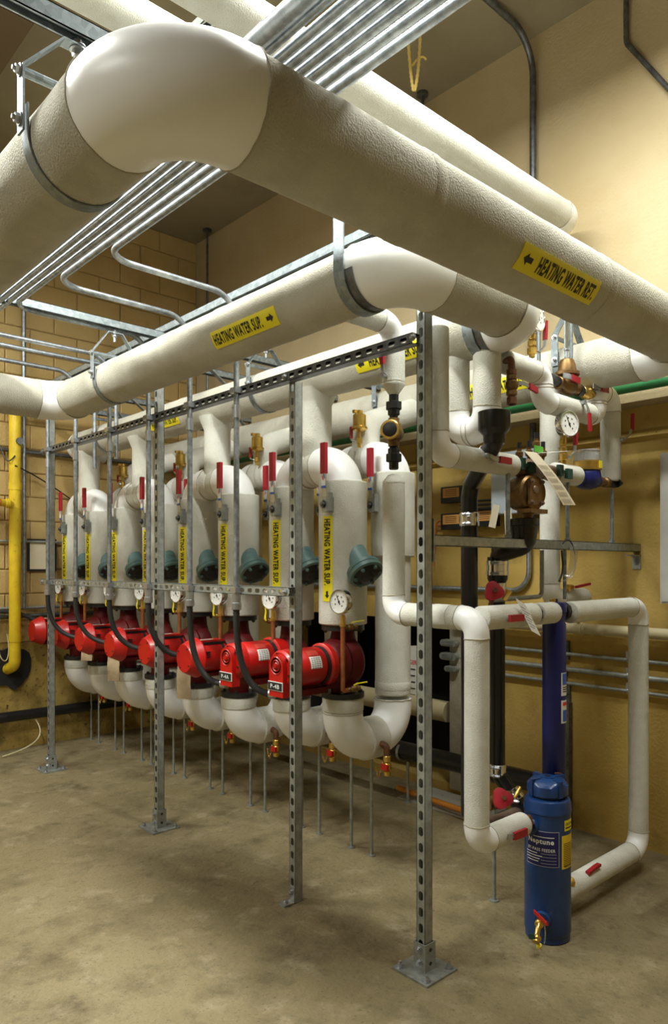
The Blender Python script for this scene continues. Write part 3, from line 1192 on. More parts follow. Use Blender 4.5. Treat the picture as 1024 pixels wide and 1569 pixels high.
def lever(X, y, Z, side, ln, label, group):
    """lever handle of a big ball valve: upright lever with red grip on the side of a riser; side = outward x sign"""
    r = thing('lever_handle', (X, y, Z), label, 'valve handle', group)
    o = Vector((X, y, Z))
    mk('stem', MB().cyl(o + Vector((.04, 0, 0)), o + Vector((-.035, 0, 0)), .012, n=12).bolt(o + Vector((-.035, 0, 0)), (-1, 0, 0), .014, .012, .008), 'steel_dark', r)
    m = MB().box(o + Vector((-.012, -.008, .0)), (.05, .03, .075)).box(o + Vector((-.02, -.026, .012)), (.03, .012, .09)).cyl(o + Vector((-.03, 0, -.012)), o + Vector((-.014, 0, -.012)), .026, n=16)
    mk('stop_plate', m, 'galv_dull', r)
    m = MB().strap([o + Vector((-.028, 0, -.01)), o + Vector((-.028, 0, .06)), o + Vector((-.034, 0, .10)), o + Vector((-.034, 0, ln))], (0, 1, 0), .030, .005)
    lv = mk('lever', m, 'zinc', r)
    mk('sticker', MB().box(o + Vector((-.0375, 0, .125)), (.001, .028, .072)), 'white', lv)
    m = MB()
    m.add([o + Vector((-.0385, a, b)) for a, b in ((.010, .14), (.003, .14), (-.003, .118), (.004, .118))], [(0, 1, 2, 3)])
    mk('print', m, 'print_red', lv, 30, False)
    m = MB()
    m.add([o + Vector((-.0385, a, b)) for a, b in ((.000, .147), (-.008, .147), (-.012, .125), (-.005, .125))], [(0, 1, 2, 3)])
    mk('print', m, 'print_blue', lv, 30, False)
    mk('stripe', MB().box(o + Vector((-.0380, 0, .085)), (.0015, .028, .012)), 'print_blue', lv, 30, False)
    g = o + Vector((-.034, 0, ln - .145))
    zz = Vector((0, 0, 1))
    mk('grip', MB().strap([g, g + zz * .003, g + zz * .135, g + zz * .146, g + zz * .151], (0, 1, 0), .034, .020), 'red_grip', r, 60)
    return r


def gauge_mesh(r, c, nrm, rad=.060):
    c = Vector(c)
    nrm = Vector(nrm).normalized()
    mk('case', MB().lathe([(rad * .9, -.022), (rad * .98, -.018), (rad, -.012), (rad, .014), (rad * .97, .018), (rad * .90, .018), (rad * .88, .012), (.001, .012)], c, nrm, 36), 'chrome', r)
    dl = mk('dial', MB().lathe([(rad * .88, .0122), (rad * .88, .0135)], c, nrm, 36), 'dial_white', r)
    u = Vector((0, 0, 1))
    s = nrm.cross(u) * -1
    m = MB()
    o = c + nrm * .0142
    for k in range(28):
        a = math.radians(-135 + 270 * k / 27)
        d = u * math.cos(a) + s * math.sin(a)
        t = u * -math.sin(a) + s * math.cos(a)
        l = .12 if k % 3 == 0 else .06
        q = rad * .82
        m.add([o + d * q + t * .0007, o + d * q - t * .0007, o + d * (q - l * rad) - t * .0007, o + d * (q - l * rad) + t * .0007], [(0, 1, 2, 3)])
        if k % 5 == 2:
            q2 = rad * .5
            m.add([o + d * q2 + t * .004, o + d * q2 - t * .004, o + d * (q2 - .006) - t * .004, o + d * (q2 - .006) + t * .004], [(0, 1, 2, 3)])
    mk('scale', m, 'ink', dl, 30, False)
    a = math.radians(-28)
    d = u * math.cos(a) + s * math.sin(a)
    t = u * -math.sin(a) + s * math.cos(a)
    o = c + nrm * .0150
    m = MB().add([o - d * rad * .25 + t * .003, o - d * rad * .25 - t * .003, o + d * rad * .68 - t * .0012, o + d * rad * .68 + t * .0012], [(0, 1, 2, 3)])
    m.lathe([(.006, 0), (.005, .002)], o, nrm, 12)
    mk('needle', m, 'ink', dl, 30, False)


def brass_valve(r, p, d, lv, name='valve'):
    """small brass ball valve from p along d with a yellow lever in direction lv"""
    p = Vector(p)
    d = Vector(d).normalized()
    lv = Vector(lv).normalized()
    v = mk(name, MB().lathe([(.009, 0), (.012, .004), (.012, .014), (.009, .016), (.015, .024), (.015, .042), (.009, .05), (.012, .053), (.012, .066), (.007, .068)], p, d, 12), 'bronze', r)
    s = p + d * .033
    e = lv.cross(d).normalized()
    if lv.z > .5:
        m = MB().strap([s + e * .02, s + e * .024 + lv * .015, s + e * .016 + lv * .05, s + e * .016 + lv * .085], d, .011, .004)
    else:
        m = MB().strap([s + Vector((0, 0, .016)), s + Vector((0, 0, .024)) + lv * .015, s + Vector((0, 0, .03)) + lv * .07], lv.cross(Vector((0, 0, 1))), .010, .004)
    mk('lever', m, 'yellow_lever', v)
    return v


def gauge_set(y, right, label):
    gx, gy, gz = XF - .125, y - .132, 1.328
    if not right:
        gy = y - .03
        gx = XF - .15
    r = thing('pressure_gauge', (gx, gy, .9), label, 'gauge')
    gauge_mesh(r, (gx - .012, gy, gz), (-1, -.08, 0))
    mk('fitting', MB().lathe([(.010, -.062), (.013, -.075), (.013, -.10), (.016, -.102), (.016, -.12)], (gx, gy, gz), (0, 0, 1), 10), 'brass', r)
    z0 = .90
    mk('stem', MB().tube(smooth_path([(gx, gy, gz - .1), (gx, gy, z0), (gx + .03, gy, z0)] if right else [(gx, gy, gz - .1), (gx, gy, z0 + .01), (gx, gy + .03, z0 + .01)], .014, 6), .0115, 12), 'copper', r)
    if right:
        brass_valve(r, (gx + .01, gy, 1.205), (.8, -.35, 0), (.8, -.35, 0))
        brass_valve(r, (gx + .03, gy, z0), (.8, -.35, .12), (.8, -.35, 0))
    else:
        brass_valve(r, (gx, gy + .005, 1.205), (.0, 1, .1), (0, .1, 1))
        brass_valve(r, (gx, gy + .03, z0 + .01), (.0, 1, 0), (0, .1, 1))
    return r


ring = None


def chain(r, p, n, drop, sx):
    m = MB()
    p = Vector(p)
    for k in range(n):
        t = k / (n - 1)
        q = p + Vector((0, sx * t, -drop * math.sin(t * PI * .85)))
        ax = (1, 0, 0) if k % 2 else (0, 1, 0)
        e1 = Vector((0, 0, 1))
        e2 = Vector(ax).cross(e1)
        pts = [q + e1 * math.cos(2 * PI * j / 8) * .007 + e2 * math.sin(2 * PI * j / 8) * .004 for j in range(9)]
        m.tube(pts, .0012, 5, False)
    mk('chain', m, 'brass', r)


def drain(y, label):
    x = XRR - .20
    r = thing('drain_valve', (x, y - .125, .42), label, 'valve')
    m = MB().tube(smooth_path([(x, y - .07, .60), (x, y - .145, .585), (x, y - .145, .535)], .022, 6), .017, 12)
    mk('nipple', m, 'rust', r)
    v = mk('body', MB().lathe([(.017, 0), (.02, .004), (.02, .03), (.015, .035), (.021, .042), (.021, .068), (.013, .075), (.018, .08), (.018, .10), (.014, .103)], (x, y - .145, .54), (0, 0, -1), 14), 'brass', r)
    mk('handle', MB().box((x - .022, y - .150, .485), (.012, .045, .028)).box((x - .026, y - .162, .485), (.008, .02, .018)), 'red', v)
    chain(r, (x - .02, y - .13, .50), 13, .07, .045)
    return r


b0 = l0 = g0 = d0 = lr0 = None
gi = 0
for i, y in enumerate(PUMPY):
    o = ordinal(i)
    lb = 'teal cast bonnet with bolted black cover on the riser ' + o
    if b0 is None:
        b0 = bonnet(y, lb)
    else:
        dup(b0, (XF, y, 1.4), lb)
    lb = 'upright steel lever with red grip on the front riser ' + o
    if l0 is None:
        l0 = lever(XF - .12, y - .028, 1.80, -1, .295, lb, 'front riser levers')
    else:
        dup(l0, (XF - .12, y - .028, 1.80), lb)
    lb = 'upright steel lever with red grip on the rear riser ' + o
    if lr0 is None:
        lr0 = lever(XRR - .12, y + .02, 1.82, -1, .295, lb, 'rear riser levers')
    else:
        dup(lr0, (XRR - .12, y + .02, 1.82), lb)
    lb = 'round pressure gauge on a copper stem beside the pump ' + o
    if i == 7:
        gauge_set(y, True, lb)
    elif g0 is None:
        g0 = gauge_set(y, False, lb)
    else:
        dup(g0, (XF - .15, y - .03, .9), lb)
    lb = 'brass drain valve with red handle and chain under the bend ' + o
    if d0 is None:
        d0 = drain(y, lb)
        d0.location.z += ZE(y) - .603
        ORG[d0.name] = d0.location.copy()
    else:
        dup(d0, (XRR - .20, y - .125, .42 + ZE(y) - .603), lb)
    for s in (-1, 1):
        rod = MB().cyl((2.67, y + .04 + s * .075, 0), (2.67, y + .04 + s * .075, .60), .0085, n=8)
        rod.cyl((2.67, y + .04 + s * .075, 0), (2.67, y + .04 + s * .075, .006), .02, n=12)
        solo('support_rod', rod, 'galv_dull', 'thin floor rod under the bend %s, %s side' % (o, 'far' if s > 0 else 'near'), 'rod', 'support rods')
    # air vents on the rear arches
for i in range(4):
    ym = (PUMPY[2 * i] + PUMPY[2 * i + 1]) / 2
    p = Vector((XRR - .10, ym - .05, ZAR + .06))
    r = thing('air_vent', p, 'brass float air vent on the rear arch ' + ordinal(i), 'air vent')
    mk('valve', MB().lathe([(.012, 0), (.012, .02), (.017, .024), (.017, .05), (.011, .056), (.011, .09)], p, (0, 0, 1), 12), 'brass', r)
    mk('body', MB().lathe([(.014, .086), (.032, .095), (.044, .102), (.044, .112), (.036, .116), (.036, .176), (.031, .182), (.018, .184), (.018, .202), (.012, .205)], p, (0, 0, 1), 24).box(p + Vector((-.02, .006, .195)), (.04, .018, .016)), 'brass', r)
    mk('lever', MB().strap([p + Vector((-.015, .015, .035)), p + Vector((-.03, .03, .04)), p + Vector((-.032, .032, .055))], (0, 1, 0), .012, .004), 'zinc', r)
    mk('grip', MB().strap([p + Vector((-.032, .032, .05)), p + Vector((-.032, .032, .115))], (0, 1, 0), .016, .010), 'red_grip', r)
# hanging felt strips under motors
for i, k in enumerate((1, 2, 4)):
    y = PUMPY[k]
    pts = [(2.36, y - .09, .93), (2.33, y - .12, .86), (2.32, y - .13, .78), (2.33, y - .12, .68)]
    if i == 0:
        pts = pts[:3]
    solo('felt_strip', MB().strap(pts, (.72, -.69, 0), .085, .008), 'tan_felt', 'tan felt strip hanging below the pump motor ' + ordinal(k), 'felt strip')
# ================================================================== conduits
CY = [5.20, 4.716, 4.21, 3.717, 3.275, 2.854]       # drops on the strut frame
XCo = 1.985
ZCo = 2.785
BX = [1.135, 1.17, 1.205, 1.24, 1.28, 1.32]          # bundle
nm_ = ['nearest the block wall', 'second from the block wall', 'third from the block wall', 'beside the middle post', 'second from the post with the angle bracket', 'next to the post with the angle bracket']
for i, y in enumerate(CY):
    rr = .0135
    pts = [(BX[i], -1.5, ZCo), (BX[i], y, ZCo), (XCo, y, ZCo), (XCo, y, 1.40)]
    r = thing('conduit', (XCo, y, 1.40), 'galvanised conduit dropping to the lower rail, ' + nm_[i], 'conduit')
    mk('conduit_tube', MB().tube(smooth_path(pts, .13, 12), rr, 14), 'conduit', r)
    m = MB()
    for z_ in (ZH, ZL):
        m.mark().box((XCo - .002, y, z_), (.04, .046, .026))
        m.bolt((XCo - .01, y + .03, z_), (0, 1, 0), .008, .008, .012)
    mkS('clamp', m, 'zinc', r)
    m = MB()
    m.cyl((XCo, y, ZH - .13), (XCo, y, ZH - .07), .0185, n=14)
    for z_ in (ZH - .12, ZH - .08):
        m.bolt((XCo - .004, y + .018, z_), (0, 1, 0), .006, .006, .006)
    mk('coupling', m, 'zinc', r)
    m = MB().lathe([(.0165, 0), (.022, .004), (.022, .05), (.024, .052), (.024, .082), (.02, .085)], (XCo, y, 1.375), (0, 0, -1), 16)
    mk('connector', m, 'zinc', r)
    # flexible tail
    k = i + 2
    py = PUMPY[k]
    if k >= 6:
        end = Vector((2.11, py + .072, .89))
        path = bez((XCo, y, 1.30), (XCo, y + .01, 1.03), (2.04, y - .02, .885), end, 60)
    else:
        end = Vector((2.215, py + .095, .975))
        path = bez((XCo, y, 1.30), (XCo, y + .01, 1.08), (2.08, y + .0, .975), end, 60)
    # resample finely for ribs
    fine = []
    for a, b in zip(path, path[1:]):
        n = max(2, int((b - a).length / .0045))
        for q in range(n):
            fine.append(a + (b - a) * q / n)
    fine.append(path[-1])
    rs = [.0145 if j % 2 else .0170 for j in range(len(fine))]
    r = thing('flexible_conduit', end, 'black ribbed flexible conduit reaching the pump ' + ordinal(k), 'flexible conduit')
    mk('flexible_tube', MB().tube(fine, rs, 12), 'black_rubber', r, 80)
    d = (path[-1] - path[-2]).normalized()
    mk('connector', MB().lathe([(.018, -.02), (.024, -.018), (.024, .008), (.020, .012)], end, d, 14), 'zinc', r)
# two more of the bundle running on past the bends
for i, (x, rr) in enumerate(((1.06, .024), (1.10, .012))):
    solo('conduit', MB().tube([(x, -1.5, ZCo + .006), (x, 6.1, ZCo + .006)], rr, 16), 'conduit', ['thick galvanised conduit on the edge of the overhead bundle', 'thin galvanised conduit inside the overhead bundle beside the thick one'][i], 'conduit')
# conduits arriving level from the left and dropping behind the supply main
for i, (y, z_) in enumerate(((4.45, 2.80), (5.0, 2.72))):
    pts = [(-.5, y, z_), (XCo + .16 + .1 * i, y, z_), (XCo + .16 + .1 * i, y, 2.2)]
    solo('conduit', MB().tube(smooth_path(pts, .13, 12), .0135, 14), 'conduit', ['level galvanised conduit bending down behind the clevis hanger of the supply main', 'lower level galvanised conduit bending down behind the far bend of the supply main'][i], 'conduit')
solo('strut_clamp', MB().box((1.10, 3.66, 2.75), (.06, .03, .02)).bolt((1.08, 3.66, 2.74), (0, 0, -1), .01, .01, .02), 'zinc', 'small zinc clamp under the cross strut holding the bundle', 'clamp')

# ================================================================== small pipe from supply main to the feeder
XFd, YFd = 2.625, 1.578
XFp, YFp = 2.185, 2.02
YP = 1.605
fr = .046
r = pipe_run('feeder_supply_pipe', 'small white insulated pipe dropping from the supply main to a brass flow fitting', 'pipe',
             [(XBm + .08, YFp, ZS), (XFp, YFp, ZS), (XFp, YFp, 2.245)], fr, .075, n=24, mat='canvas_small')
mk('taper', MB().tube([(XFp, YFp, 2.247), (XFp, YFp, 2.24), (XFp, YFp, 2.205), (XFp, YFp, 2.2)], [fr, fr * 1.01, .022, .019], 24), 'canvas_small', r, 60)
# lever on it
o = Vector((XFp - .046, YFp, 2.27))
mk('lever', MB().strap([o, o + Vector((-.02, 0, .012)), o + Vector((-.022, 0, .05))], (0, 1, 0), .016, .005).cyl(o + Vector((.01, 0, 0)), o + Vector((-.022, 0, 0)), .008, n=10), 'zinc', r)
mk('grip', MB().strap([o + Vector((-.022, 0, .045)), o + Vector((-.022, 0, .125))], (0, 1, 0), .02, .012), 'red_grip', r)
# unions and brass fitting
r2 = thing('flow_fitting', (XFp, YFp, 1.90), 'brass flow fitting with a round ringed port between two black unions', 'fitting')


def union(z0, up):
    s = 1 if up else -1
    return MB().lathe([(.017, 0), (.021, .004), (.021, .03), (.034, .034), (.034, .062), (.026, .066), (.026, .084), (.020, .088), (.017, .098)], (XFp, YFp, z0), (0, 0, s), 8)


mk('union', union(2.205, False), 'black', r2, 25)
mk('union', union(1.895, True), 'black', r2, 25)
m = MB().lathe([(.023, 0), (.023, .02), (.030, .03), (.036, .045), (.036, .075), (.030, .09), (.023, .10), (.023, .115)], (XFp, YFp, 1.99), (0, 0, 1), 20)
m.lathe([(.03, -.035), (.036, -.03), (.036, .062), (.03, .066)], (XFp, YFp, 2.047), (-.85, -.5, 0), 24)
mk('body', m, 'bronze', r2)
d = Vector((-.85, -.5, 0)).normalized()
c = Vector((XFp, YFp, 2.047)) + d * .066
mk('ring', MB().lathe([(.028, -.004), (.039, -.004), (.040, .006), (.036, .010), (.030, .010), (.028, .004)], c, d, 28), 'brass', r2)
mk('port', MB().lathe([(.0285, .0045), (.0285, .0105), (.0280, .0108)], c, d, 24), 'black', r2)
# lower half down, towards the camera, down again, then to the feeder
r = thing('feeder_pipe', (XFp, YP, .48), 'small white insulated pipe looping round the corner post down to the blue feeder', 'pipe')
mk('taper', MB().tube([(XFp, YFp, 1.875), (XFp, YFp, 1.872), (XFp, YFp, 1.845), (XFp, YFp, 1.838)], [.019, .024, fr * 1.0, fr], 24), 'canvas_small', r, 60)
pipe_run('', '', '', [(XFp, YFp, 1.842), (XFp, YFp, 1.305), (XFp, YP, 1.305), (XFp, YP, .478), (XFd - .137, YP, .478)], fr, .062, n=26, mat='canvas_small', root=r)
mk('band', MB().tube([(XFp, 1.72, 1.305), (XFp, 1.80, 1.305)], fr * 1.04, 26), 'canvas_small', r)
m = MB().strap([(2.31, YP - fr - .004, .485), (2.335, YP - fr - .012, .483), (2.36, YP - fr - .012, .482)], (0, 0, 1), .018, .005)
mk('lever', m, 'zinc', r)
mk('grip', MB().strap([(2.335, YP - fr - .014, .482), (2.42, YP - fr - .014, .480)], (0, 0, 1), .028, .012), 'red_grip', r)
mk('nipple', MB().cyl((XFd - .14, YP, .478), (XFd - .07, YP, .478), .024, n=16).hexn((XFd - .125, YP, .478), (1, 0, 0), .031, .022), 'rust', r)
# side branch through the navy filter to the far drop
r = thing('filter_pipe', (XFp + .05, YP, 1.30), 'small white insulated pipe with red lever running level into the navy filter', 'pipe')
pipe_run('', '', '', [(XFp + .02, YP, 1.305), (2.56, YP, 1.305)], fr, .06, n=24, mat='canvas_small', root=r)
mk('union', MB().lathe([(.03, 0), (.036, .003), (.036, .022), (.03, .025)], (2.56, YP, 1.305), (1, 0, 0), 8), 'black', r, 25)
pipe_run('', '', '', [(2.582, YP, 1.305), (2.715, YP, 1.305)], fr * .97, .06, n=24, mat='canvas_small', root=r)
mk('grip', MB().strap([(2.31, YP - fr - .012, 1.303), (2.40, YP - fr - .012, 1.302)], (0, 0, 1), .026, .012), 'red_grip', r)
XN, YN = 2.755, 1.625
r = thing('filter_housing', (XN, YN, .66), 'tall narrow navy blue filter housing with stickers above the feeder', 'filter')
mk('body', MB().lathe([(.02, .595), (.044, .60), (.0485, .61), (.0485, 1.255), (.044, 1.262), (.044, 1.30), (.052, 1.305), (.052, 1.335), (.046, 1.345), (.012, 1.348)], (XN, YN, 0), (0, 0, 1), 32), 'navy', r)
mk('head', MB().box((XN, YN, 1.305), (.075, .07, .055)).cyl((XN, YN, 1.34), (XN, YN, 1.36), .016, n=10), 'navy', r)
mk('vent', MB().lathe([(.010, 0), (.013, .003), (.013, .014), (.009, .016)], (XN - .01, YN, 1.345), (0, 0, 1), 10), 'brass', r)
mk('coupling', MB().lathe([(.03, 0), (.04, .004), (.04, .03), (.032, .034), (.028, .045)], (XN + .05, YN, 1.305), (1, 0, 0), 10), 'black', r, 25)


def wrap_patch(root, name, mat, p0, ax, e1, rad, s0, s1, t0, t1, h=.0012, seg=8):
    f = cyl_map(p0, ax, e1, rad)
    v, fs = [], []
    for a in range(2):
        for j in range(seg + 1):
            v.append(f(s0 + (s1 - s0) * a, t0 + (t1 - t0) * j / seg, h))
    fs = [(j, j + seg + 1, j + seg + 2, j + 1) for j in range(seg)]
    return mk(name, MB().add(v, fs), mat, root, 60)


def wrap_text(root, mat, p0, ax, e1, rad, s, t, wd, ht, body, h=.0025, bold=.012):
    f = cyl_map(p0, ax, e1, rad)
    v2, f2 = fit_text(body, wd, ht, bold, cuts=3)
    # text runs around the cylinder: x -> t (around), y -> s (along axis)
    bm = bmesh.new()
    vv = [bm.verts.new((v.x, v.y, 0)) for v in v2]
    for q in f2:
        try:
            bm.faces.new([vv[i] for i in q])
        except ValueError:
            pass
    k = max(2, int(wd / .012))
    for i in range(1, k):
        bmesh.ops.bisect_plane(bm, geom=bm.verts[:] + bm.edges[:] + bm.faces[:], plane_co=(-wd / 2 + wd * i / k, 0, 0), plane_no=(1, 0, 0))
    bm.verts.index_update()
    m = MB().add([f(s + v.co.y, t + v.co.x, h) for v in bm.verts], [tuple(v.index for v in q.verts) for q in bm.faces])
    bm.free()
    return mk('lettering', m, mat, root, 30, False)


# stickers on the navy filter face the right
e = Vector((.02, -1, 0))
for zc, colr in ((1.005, 'print_blue'), (.89, 'print_blue')):
    wrap_patch(r, 'sticker', 'paper', (XN, YN, zc), (0, 0, 1), e, .0487, -.048, .048, -.022, .026)
wrap_patch(r, 'sticker_print', 'print_blue', (XN, YN, 1.02), (0, 0, 1), e, .0487, -.018, .030, -.016, .026, .002)
wrap_patch(r, 'sticker_print', 'print_blue', (XN, YN, .875), (0, 0, 1), e, .0487, -.026, .022, -.014, .026, .002)
wrap_patch(r, 'sticker_print', 'print_red', (XN, YN, .92), (0, 0, 1), e, .0487, -.004, .010, -.014, .02, .002)
for k in range(3):
    wrap_patch(r, 'sticker_print', 'ink', (XN, YN, .972 + k * .009), (0, 0, 1), e, .0487, 0, .004, -.014, .022, .002)
XV = 3.50
r = pipe_run('feeder_return_pipe', 'small white insulated pipe beside the plaster wall returning low along the floor to the feeder', 'pipe',
             [(2.84, YP, 1.30), (XV, YP, 1.30), (XV, YP, .115), (XFd + .135, YP, .115)], .047, .075, n=28, mat='canvas_small')
mk('nipple', MB().cyl((XFd + .07, YP, .115), (XFd + .15, YP, .115), .028, n=14).cyl((XFd + .138, YP, .115), (XFd + .149, YP, .115), .040, n=20), 'rust', r)
p = Vector((XFd + .19, YP - .016, .152))
mk('plug', MB().lathe([(.025, -.01), (.025, .006), (.020, .009), (.020, .020), (.015, .022)], p, (-.45, -.45, .75), 14), 'brass', r)
m = MB().strap([(2.945, YP - .03, .160), (3.01, YP - .03, .167), (3.05, YP - .03, .168)], (.0, 1, 0), .020, .012)
mk('grip', m, 'red_grip', r)

# ---------------------------------------------------------------- blue shot feeder
r = thing('bypass_feeder', (XFd, YFd, 0), 'blue cylindrical chemical feeder tank with white print and yellow stickers', 'tank')
mk('tank', MB().lathe([(.084, 0), (.088, .004), (.088, .028), (.091, .032), (.0915, .04), (.0915, .528), (.0945, .532), (.0945, .540), (.0925, .546), (.0925, .566), (.087, .582), (.074, .590), (.06, .592)], (XFd, YFd, 0), (0, 0, 1), 48), 'blue', r)
mk('neck_gap', MB().cyl((XFd, YFd, .588), (XFd, YFd, .600), .066, n=32), 'black', r)
# lobed cap
n = 48
m = MB()
rings = [(.076, .598), (.081, .603), (.081, .640), (.076, .655), (.066, .664), (.03, .668)]
vs_, fs = [], []
for i, (rr, h) in enumerate(rings):
    for k in range(n):
        a = 2 * PI * k / n
        lob = abs(math.sin(2 * (a + .35)))
        dip = 0
        if i >= 3 and rr > .04:
            dip = -.014 * lob ** 1.5
        rad_ = rr * (1 - (.05 * (1 - lob) ** 3 if i in (1, 2) else 0))
        vs_.append((XFd + rad_ * math.cos(a), YFd + rad_ * math.sin(a), h + dip))
for i in range(len(rings) - 1):
    for k in range(n):
        k2 = (k + 1) % n
        fs.append((i * n + k, i * n + k2, (i + 1) * n + k2, (i + 1) * n + k))
fs.append(tuple(range((len(rings) - 1) * n, len(rings) * n)))
m.add(vs_, fs)
for k in range(4):
    a = -.35 + k * PI / 2
    R_ = Matrix.Rotation(a, 3, 'Z')
    m.box(Vector((XFd, YFd, .634)) + R_ @ Vector((.058, 0, 0)), (.050, .018, .068), R_)
m.cyl((XFd, YFd, .66), (XFd, YFd, .671), .03, n=20)
cp = mk('cap', m, 'blue', r, 40)
mk('cap_hole', MB().cyl((XFd, YFd, .671), (XFd, YFd, .6725), .012, n=16), 'black', cp)
mk('boss', MB().lathe([(.038, .0), (.036, .012), (.033, .016)], (XFd - .088, YP - .005, .478), (-1, 0, 0), 20), 'blue', r)
mk('boss', MB().lathe([(.034, .0), (.032, .018), (.03, .022)], (XFd - .080, YFd - .028, .108), (-1, -.35, 0), 20), 'blue', r)
# cap ring handle at the back
mk('ring', MB().tube(arc_pts((XFd + .07, YFd - .005, .635), (.65, -.75, 0), (0, 0, 1), .034, -PI * .62, PI * .62, 20), .004, 8), 'rust', r)
# print and stickers: outward towards the camera
e = Vector((-1, -.33, 0))
p0 = (XFd, YFd, .395)
wrap_patch(r, 'name_panel', 'white', p0, (0, 0, 1), e, .0916, -.072, .072, -.072, .066, .0008, 20)
wrap_patch(r, 'name_panel', 'navy', p0, (0, 0, 1), e, .0916, -.0705, .0705, -.0705, .0645, .0013, 20)
wrap_text(r, 'white', p0, (0, 0, 1), e, .0916, .028, -.008, .105, .028, 'Neptune', bold=.03)
wrap_patch(r, 'print', 'white', p0, (0, 0, 1), e, .0916, .047, .050, -.045, .046, .002, 14)
wrap_text(r, 'white', p0, (0, 0, 1), e, .0916, -.004, -.006, .112, .013, 'BY-PASS FEEDER', bold=.015)
for k, (a, b) in enumerate(((-.07, -.02), (-.07, .0), (-.07, -.01), (-.065, -.015))):
    wrap_patch(r, 'print', 'white', p0, (0, 0, 1), e, .0916, -.022 - k * .011, -.0185 - k * .011, a, b, .002, 10)
for k in range(4):
    wrap_patch(r, 'print', 'white', p0, (0, 0, 1), e, .0916, -.020 - k * .013, -.019 - k * .013, -.005, .055, .002, 10)
e2 = Vector((-.33, -1, 0))
p1 = (XFd, YFd, .375)
st = wrap_patch(r, 'sticker', 'yellow_print', p1, (0, 0, 1), e2, .0916, -.062, .075, -.008, .062, .0012, 10)
m = MB()
for k in range(13):
    wrap_patch(st, 'print', 'ink', p1, (0, 0, 1), e2, .0916, .040 - k * .0075, .0425 - k * .0075, .0, .054, .002, 6)
wrap_text(st, 'ink', p1, (0, 0, 1), e2, .0916, -.052, .027, .048, .008, 'NEPTUNE', bold=.02)
st = wrap_patch(r, 'sticker', 'yellow_label', (XFd, YFd, .487), (0, 0, 1), e2, .0916, -.020, .024, .005, .06, .0012, 8)
wrap_text(st, 'ink', (XFd, YFd, .487), (0, 0, 1), e2, .0916, .008, .032, .044, .011, 'CAUTION', bold=.02)
wrap_patch(st, 'print', 'ink', (XFd, YFd, .487), (0, 0, 1), e2, .0916, -.010, -.005, .010, .054, .002, 6)
bypass_feeder_root = [o_ for o_ in COL.objects if o_.name == 'bypass_feeder'][0]
bypass_feeder_root.scale = (1, 1, .963)
# drain cock
o = Vector((XFd - .108, YFd - .036, .108))
dd = Vector((-1, -.35, 0)).normalized()
r = thing('drain_cock', o - Vector((0, 0, .12)), 'brass drain cock with red handle and chain at the foot of the blue feeder', 'valve')
mk('body', MB().lathe([(.016, -.02), (.018, 0), (.018, .02), (.023, .026), (.023, .05), (.016, .056)], o, dd, 14).tube([o + dd * .05, o + dd * .075 + Vector((0, 0, -.012)), o + dd * .10 + Vector((0, 0, -.045))], .014, 12), 'brass', r)
q = o + dd * .10 + Vector((0, 0, -.045))
mk('hose_end', MB().lathe([(.02, -.006), (.024, -.002), (.024, .01), (.018, .014), (.02, .017), (.02, .026)], q, (dd + Vector((0, 0, -.8))), 16), 'brass', r)
mk('handle', MB().strap([o + dd * .03 + Vector((0, 0, .03)) + Vector((.01, .04, .012)), o + dd * .036 + Vector((0, 0, .034)), o + dd * .03 + Vector((-.02, -.05, .022)), o + dd * .035 + Vector((-.03, -.065, .03))], (0, .2, 1), .020, .008), 'red', r)
mk('tag', MB().box(q + dd * .035 + Vector((0, .02, .012)), (.004, .03, .028), Matrix.Rotation(.5, 3, 'Z')), 'green_handle', r)
mk('cap', MB().lathe([(.014, 0), (.015, .004), (.013, .018)], q + Vector((.012, -.006, -.04)), (.4, .3, -1), 12), 'yellow_lever', r)
m = MB()
for k in range(16):
    t = k / 15
    pp = o + dd * .01 + Vector((.0, -.02, -.005)) + Vector((-.03 * t, -.02 * t, -.085 * t)) + Vector((.012, 0, 0)) * math.sin(t * 3)
    e1 = Vector((0, 0, 1))
    e2_ = Vector((1, 0, 0)) if k % 2 else Vector((0, 1, 0))
    m.tube([pp + e1 * math.cos(2 * PI * j / 8) * .006 + e2_ * math.sin(2 * PI * j / 8) * .0035 for j in range(9)], .0012, 5, False)
mk('chain', m, 'chrome', r)
r.scale = (.74, .74, .74)
r.location = (o.x - .0, o.y, o.z - .12 * .74)
# red hand wheel valve behind the feeder pipe
r = thing('gate_valve', (2.52, 1.80, .43), 'small gate valve with lobed red handwheel behind the feeder pipe', 'valve')
c = Vector((2.485, 1.70, .555))
ax = Vector((-.45, -.75, .45)).normalized()
u = ax.orthogonal().normalized()
w2 = ax.cross(u)


def wheel(root, c, ax, rad, mat='red'):
    ax = Vector(ax).normalized()
    u = ax.orthogonal().normalized()
    w2 = ax.cross(u)
    m = MB()
    n = 30
    vs_ = []
    for h in (-.008, .008):
        for k in range(n):
            a = 2 * PI * k / n
            rr = rad * (1 + .13 * math.cos(3 * a))
            vs_.append(c + ax * h + (u * math.cos(a) + w2 * math.sin(a)) * rr)
    vs_.append(c + ax * .018)
    fs = [(k, (k + 1) % n, n + (k + 1) % n, n + k) for k in range(n)] + [(n + k, n + (k + 1) % n, 2 * n) for k in range(n)] + [tuple(reversed(range(n)))]
    m.add(vs_, fs)
    mk('handwheel', m, mat, root, 30)
    mk('nut', MB().hexn(c + ax * .016, ax, .010, .008), 'rust', root)


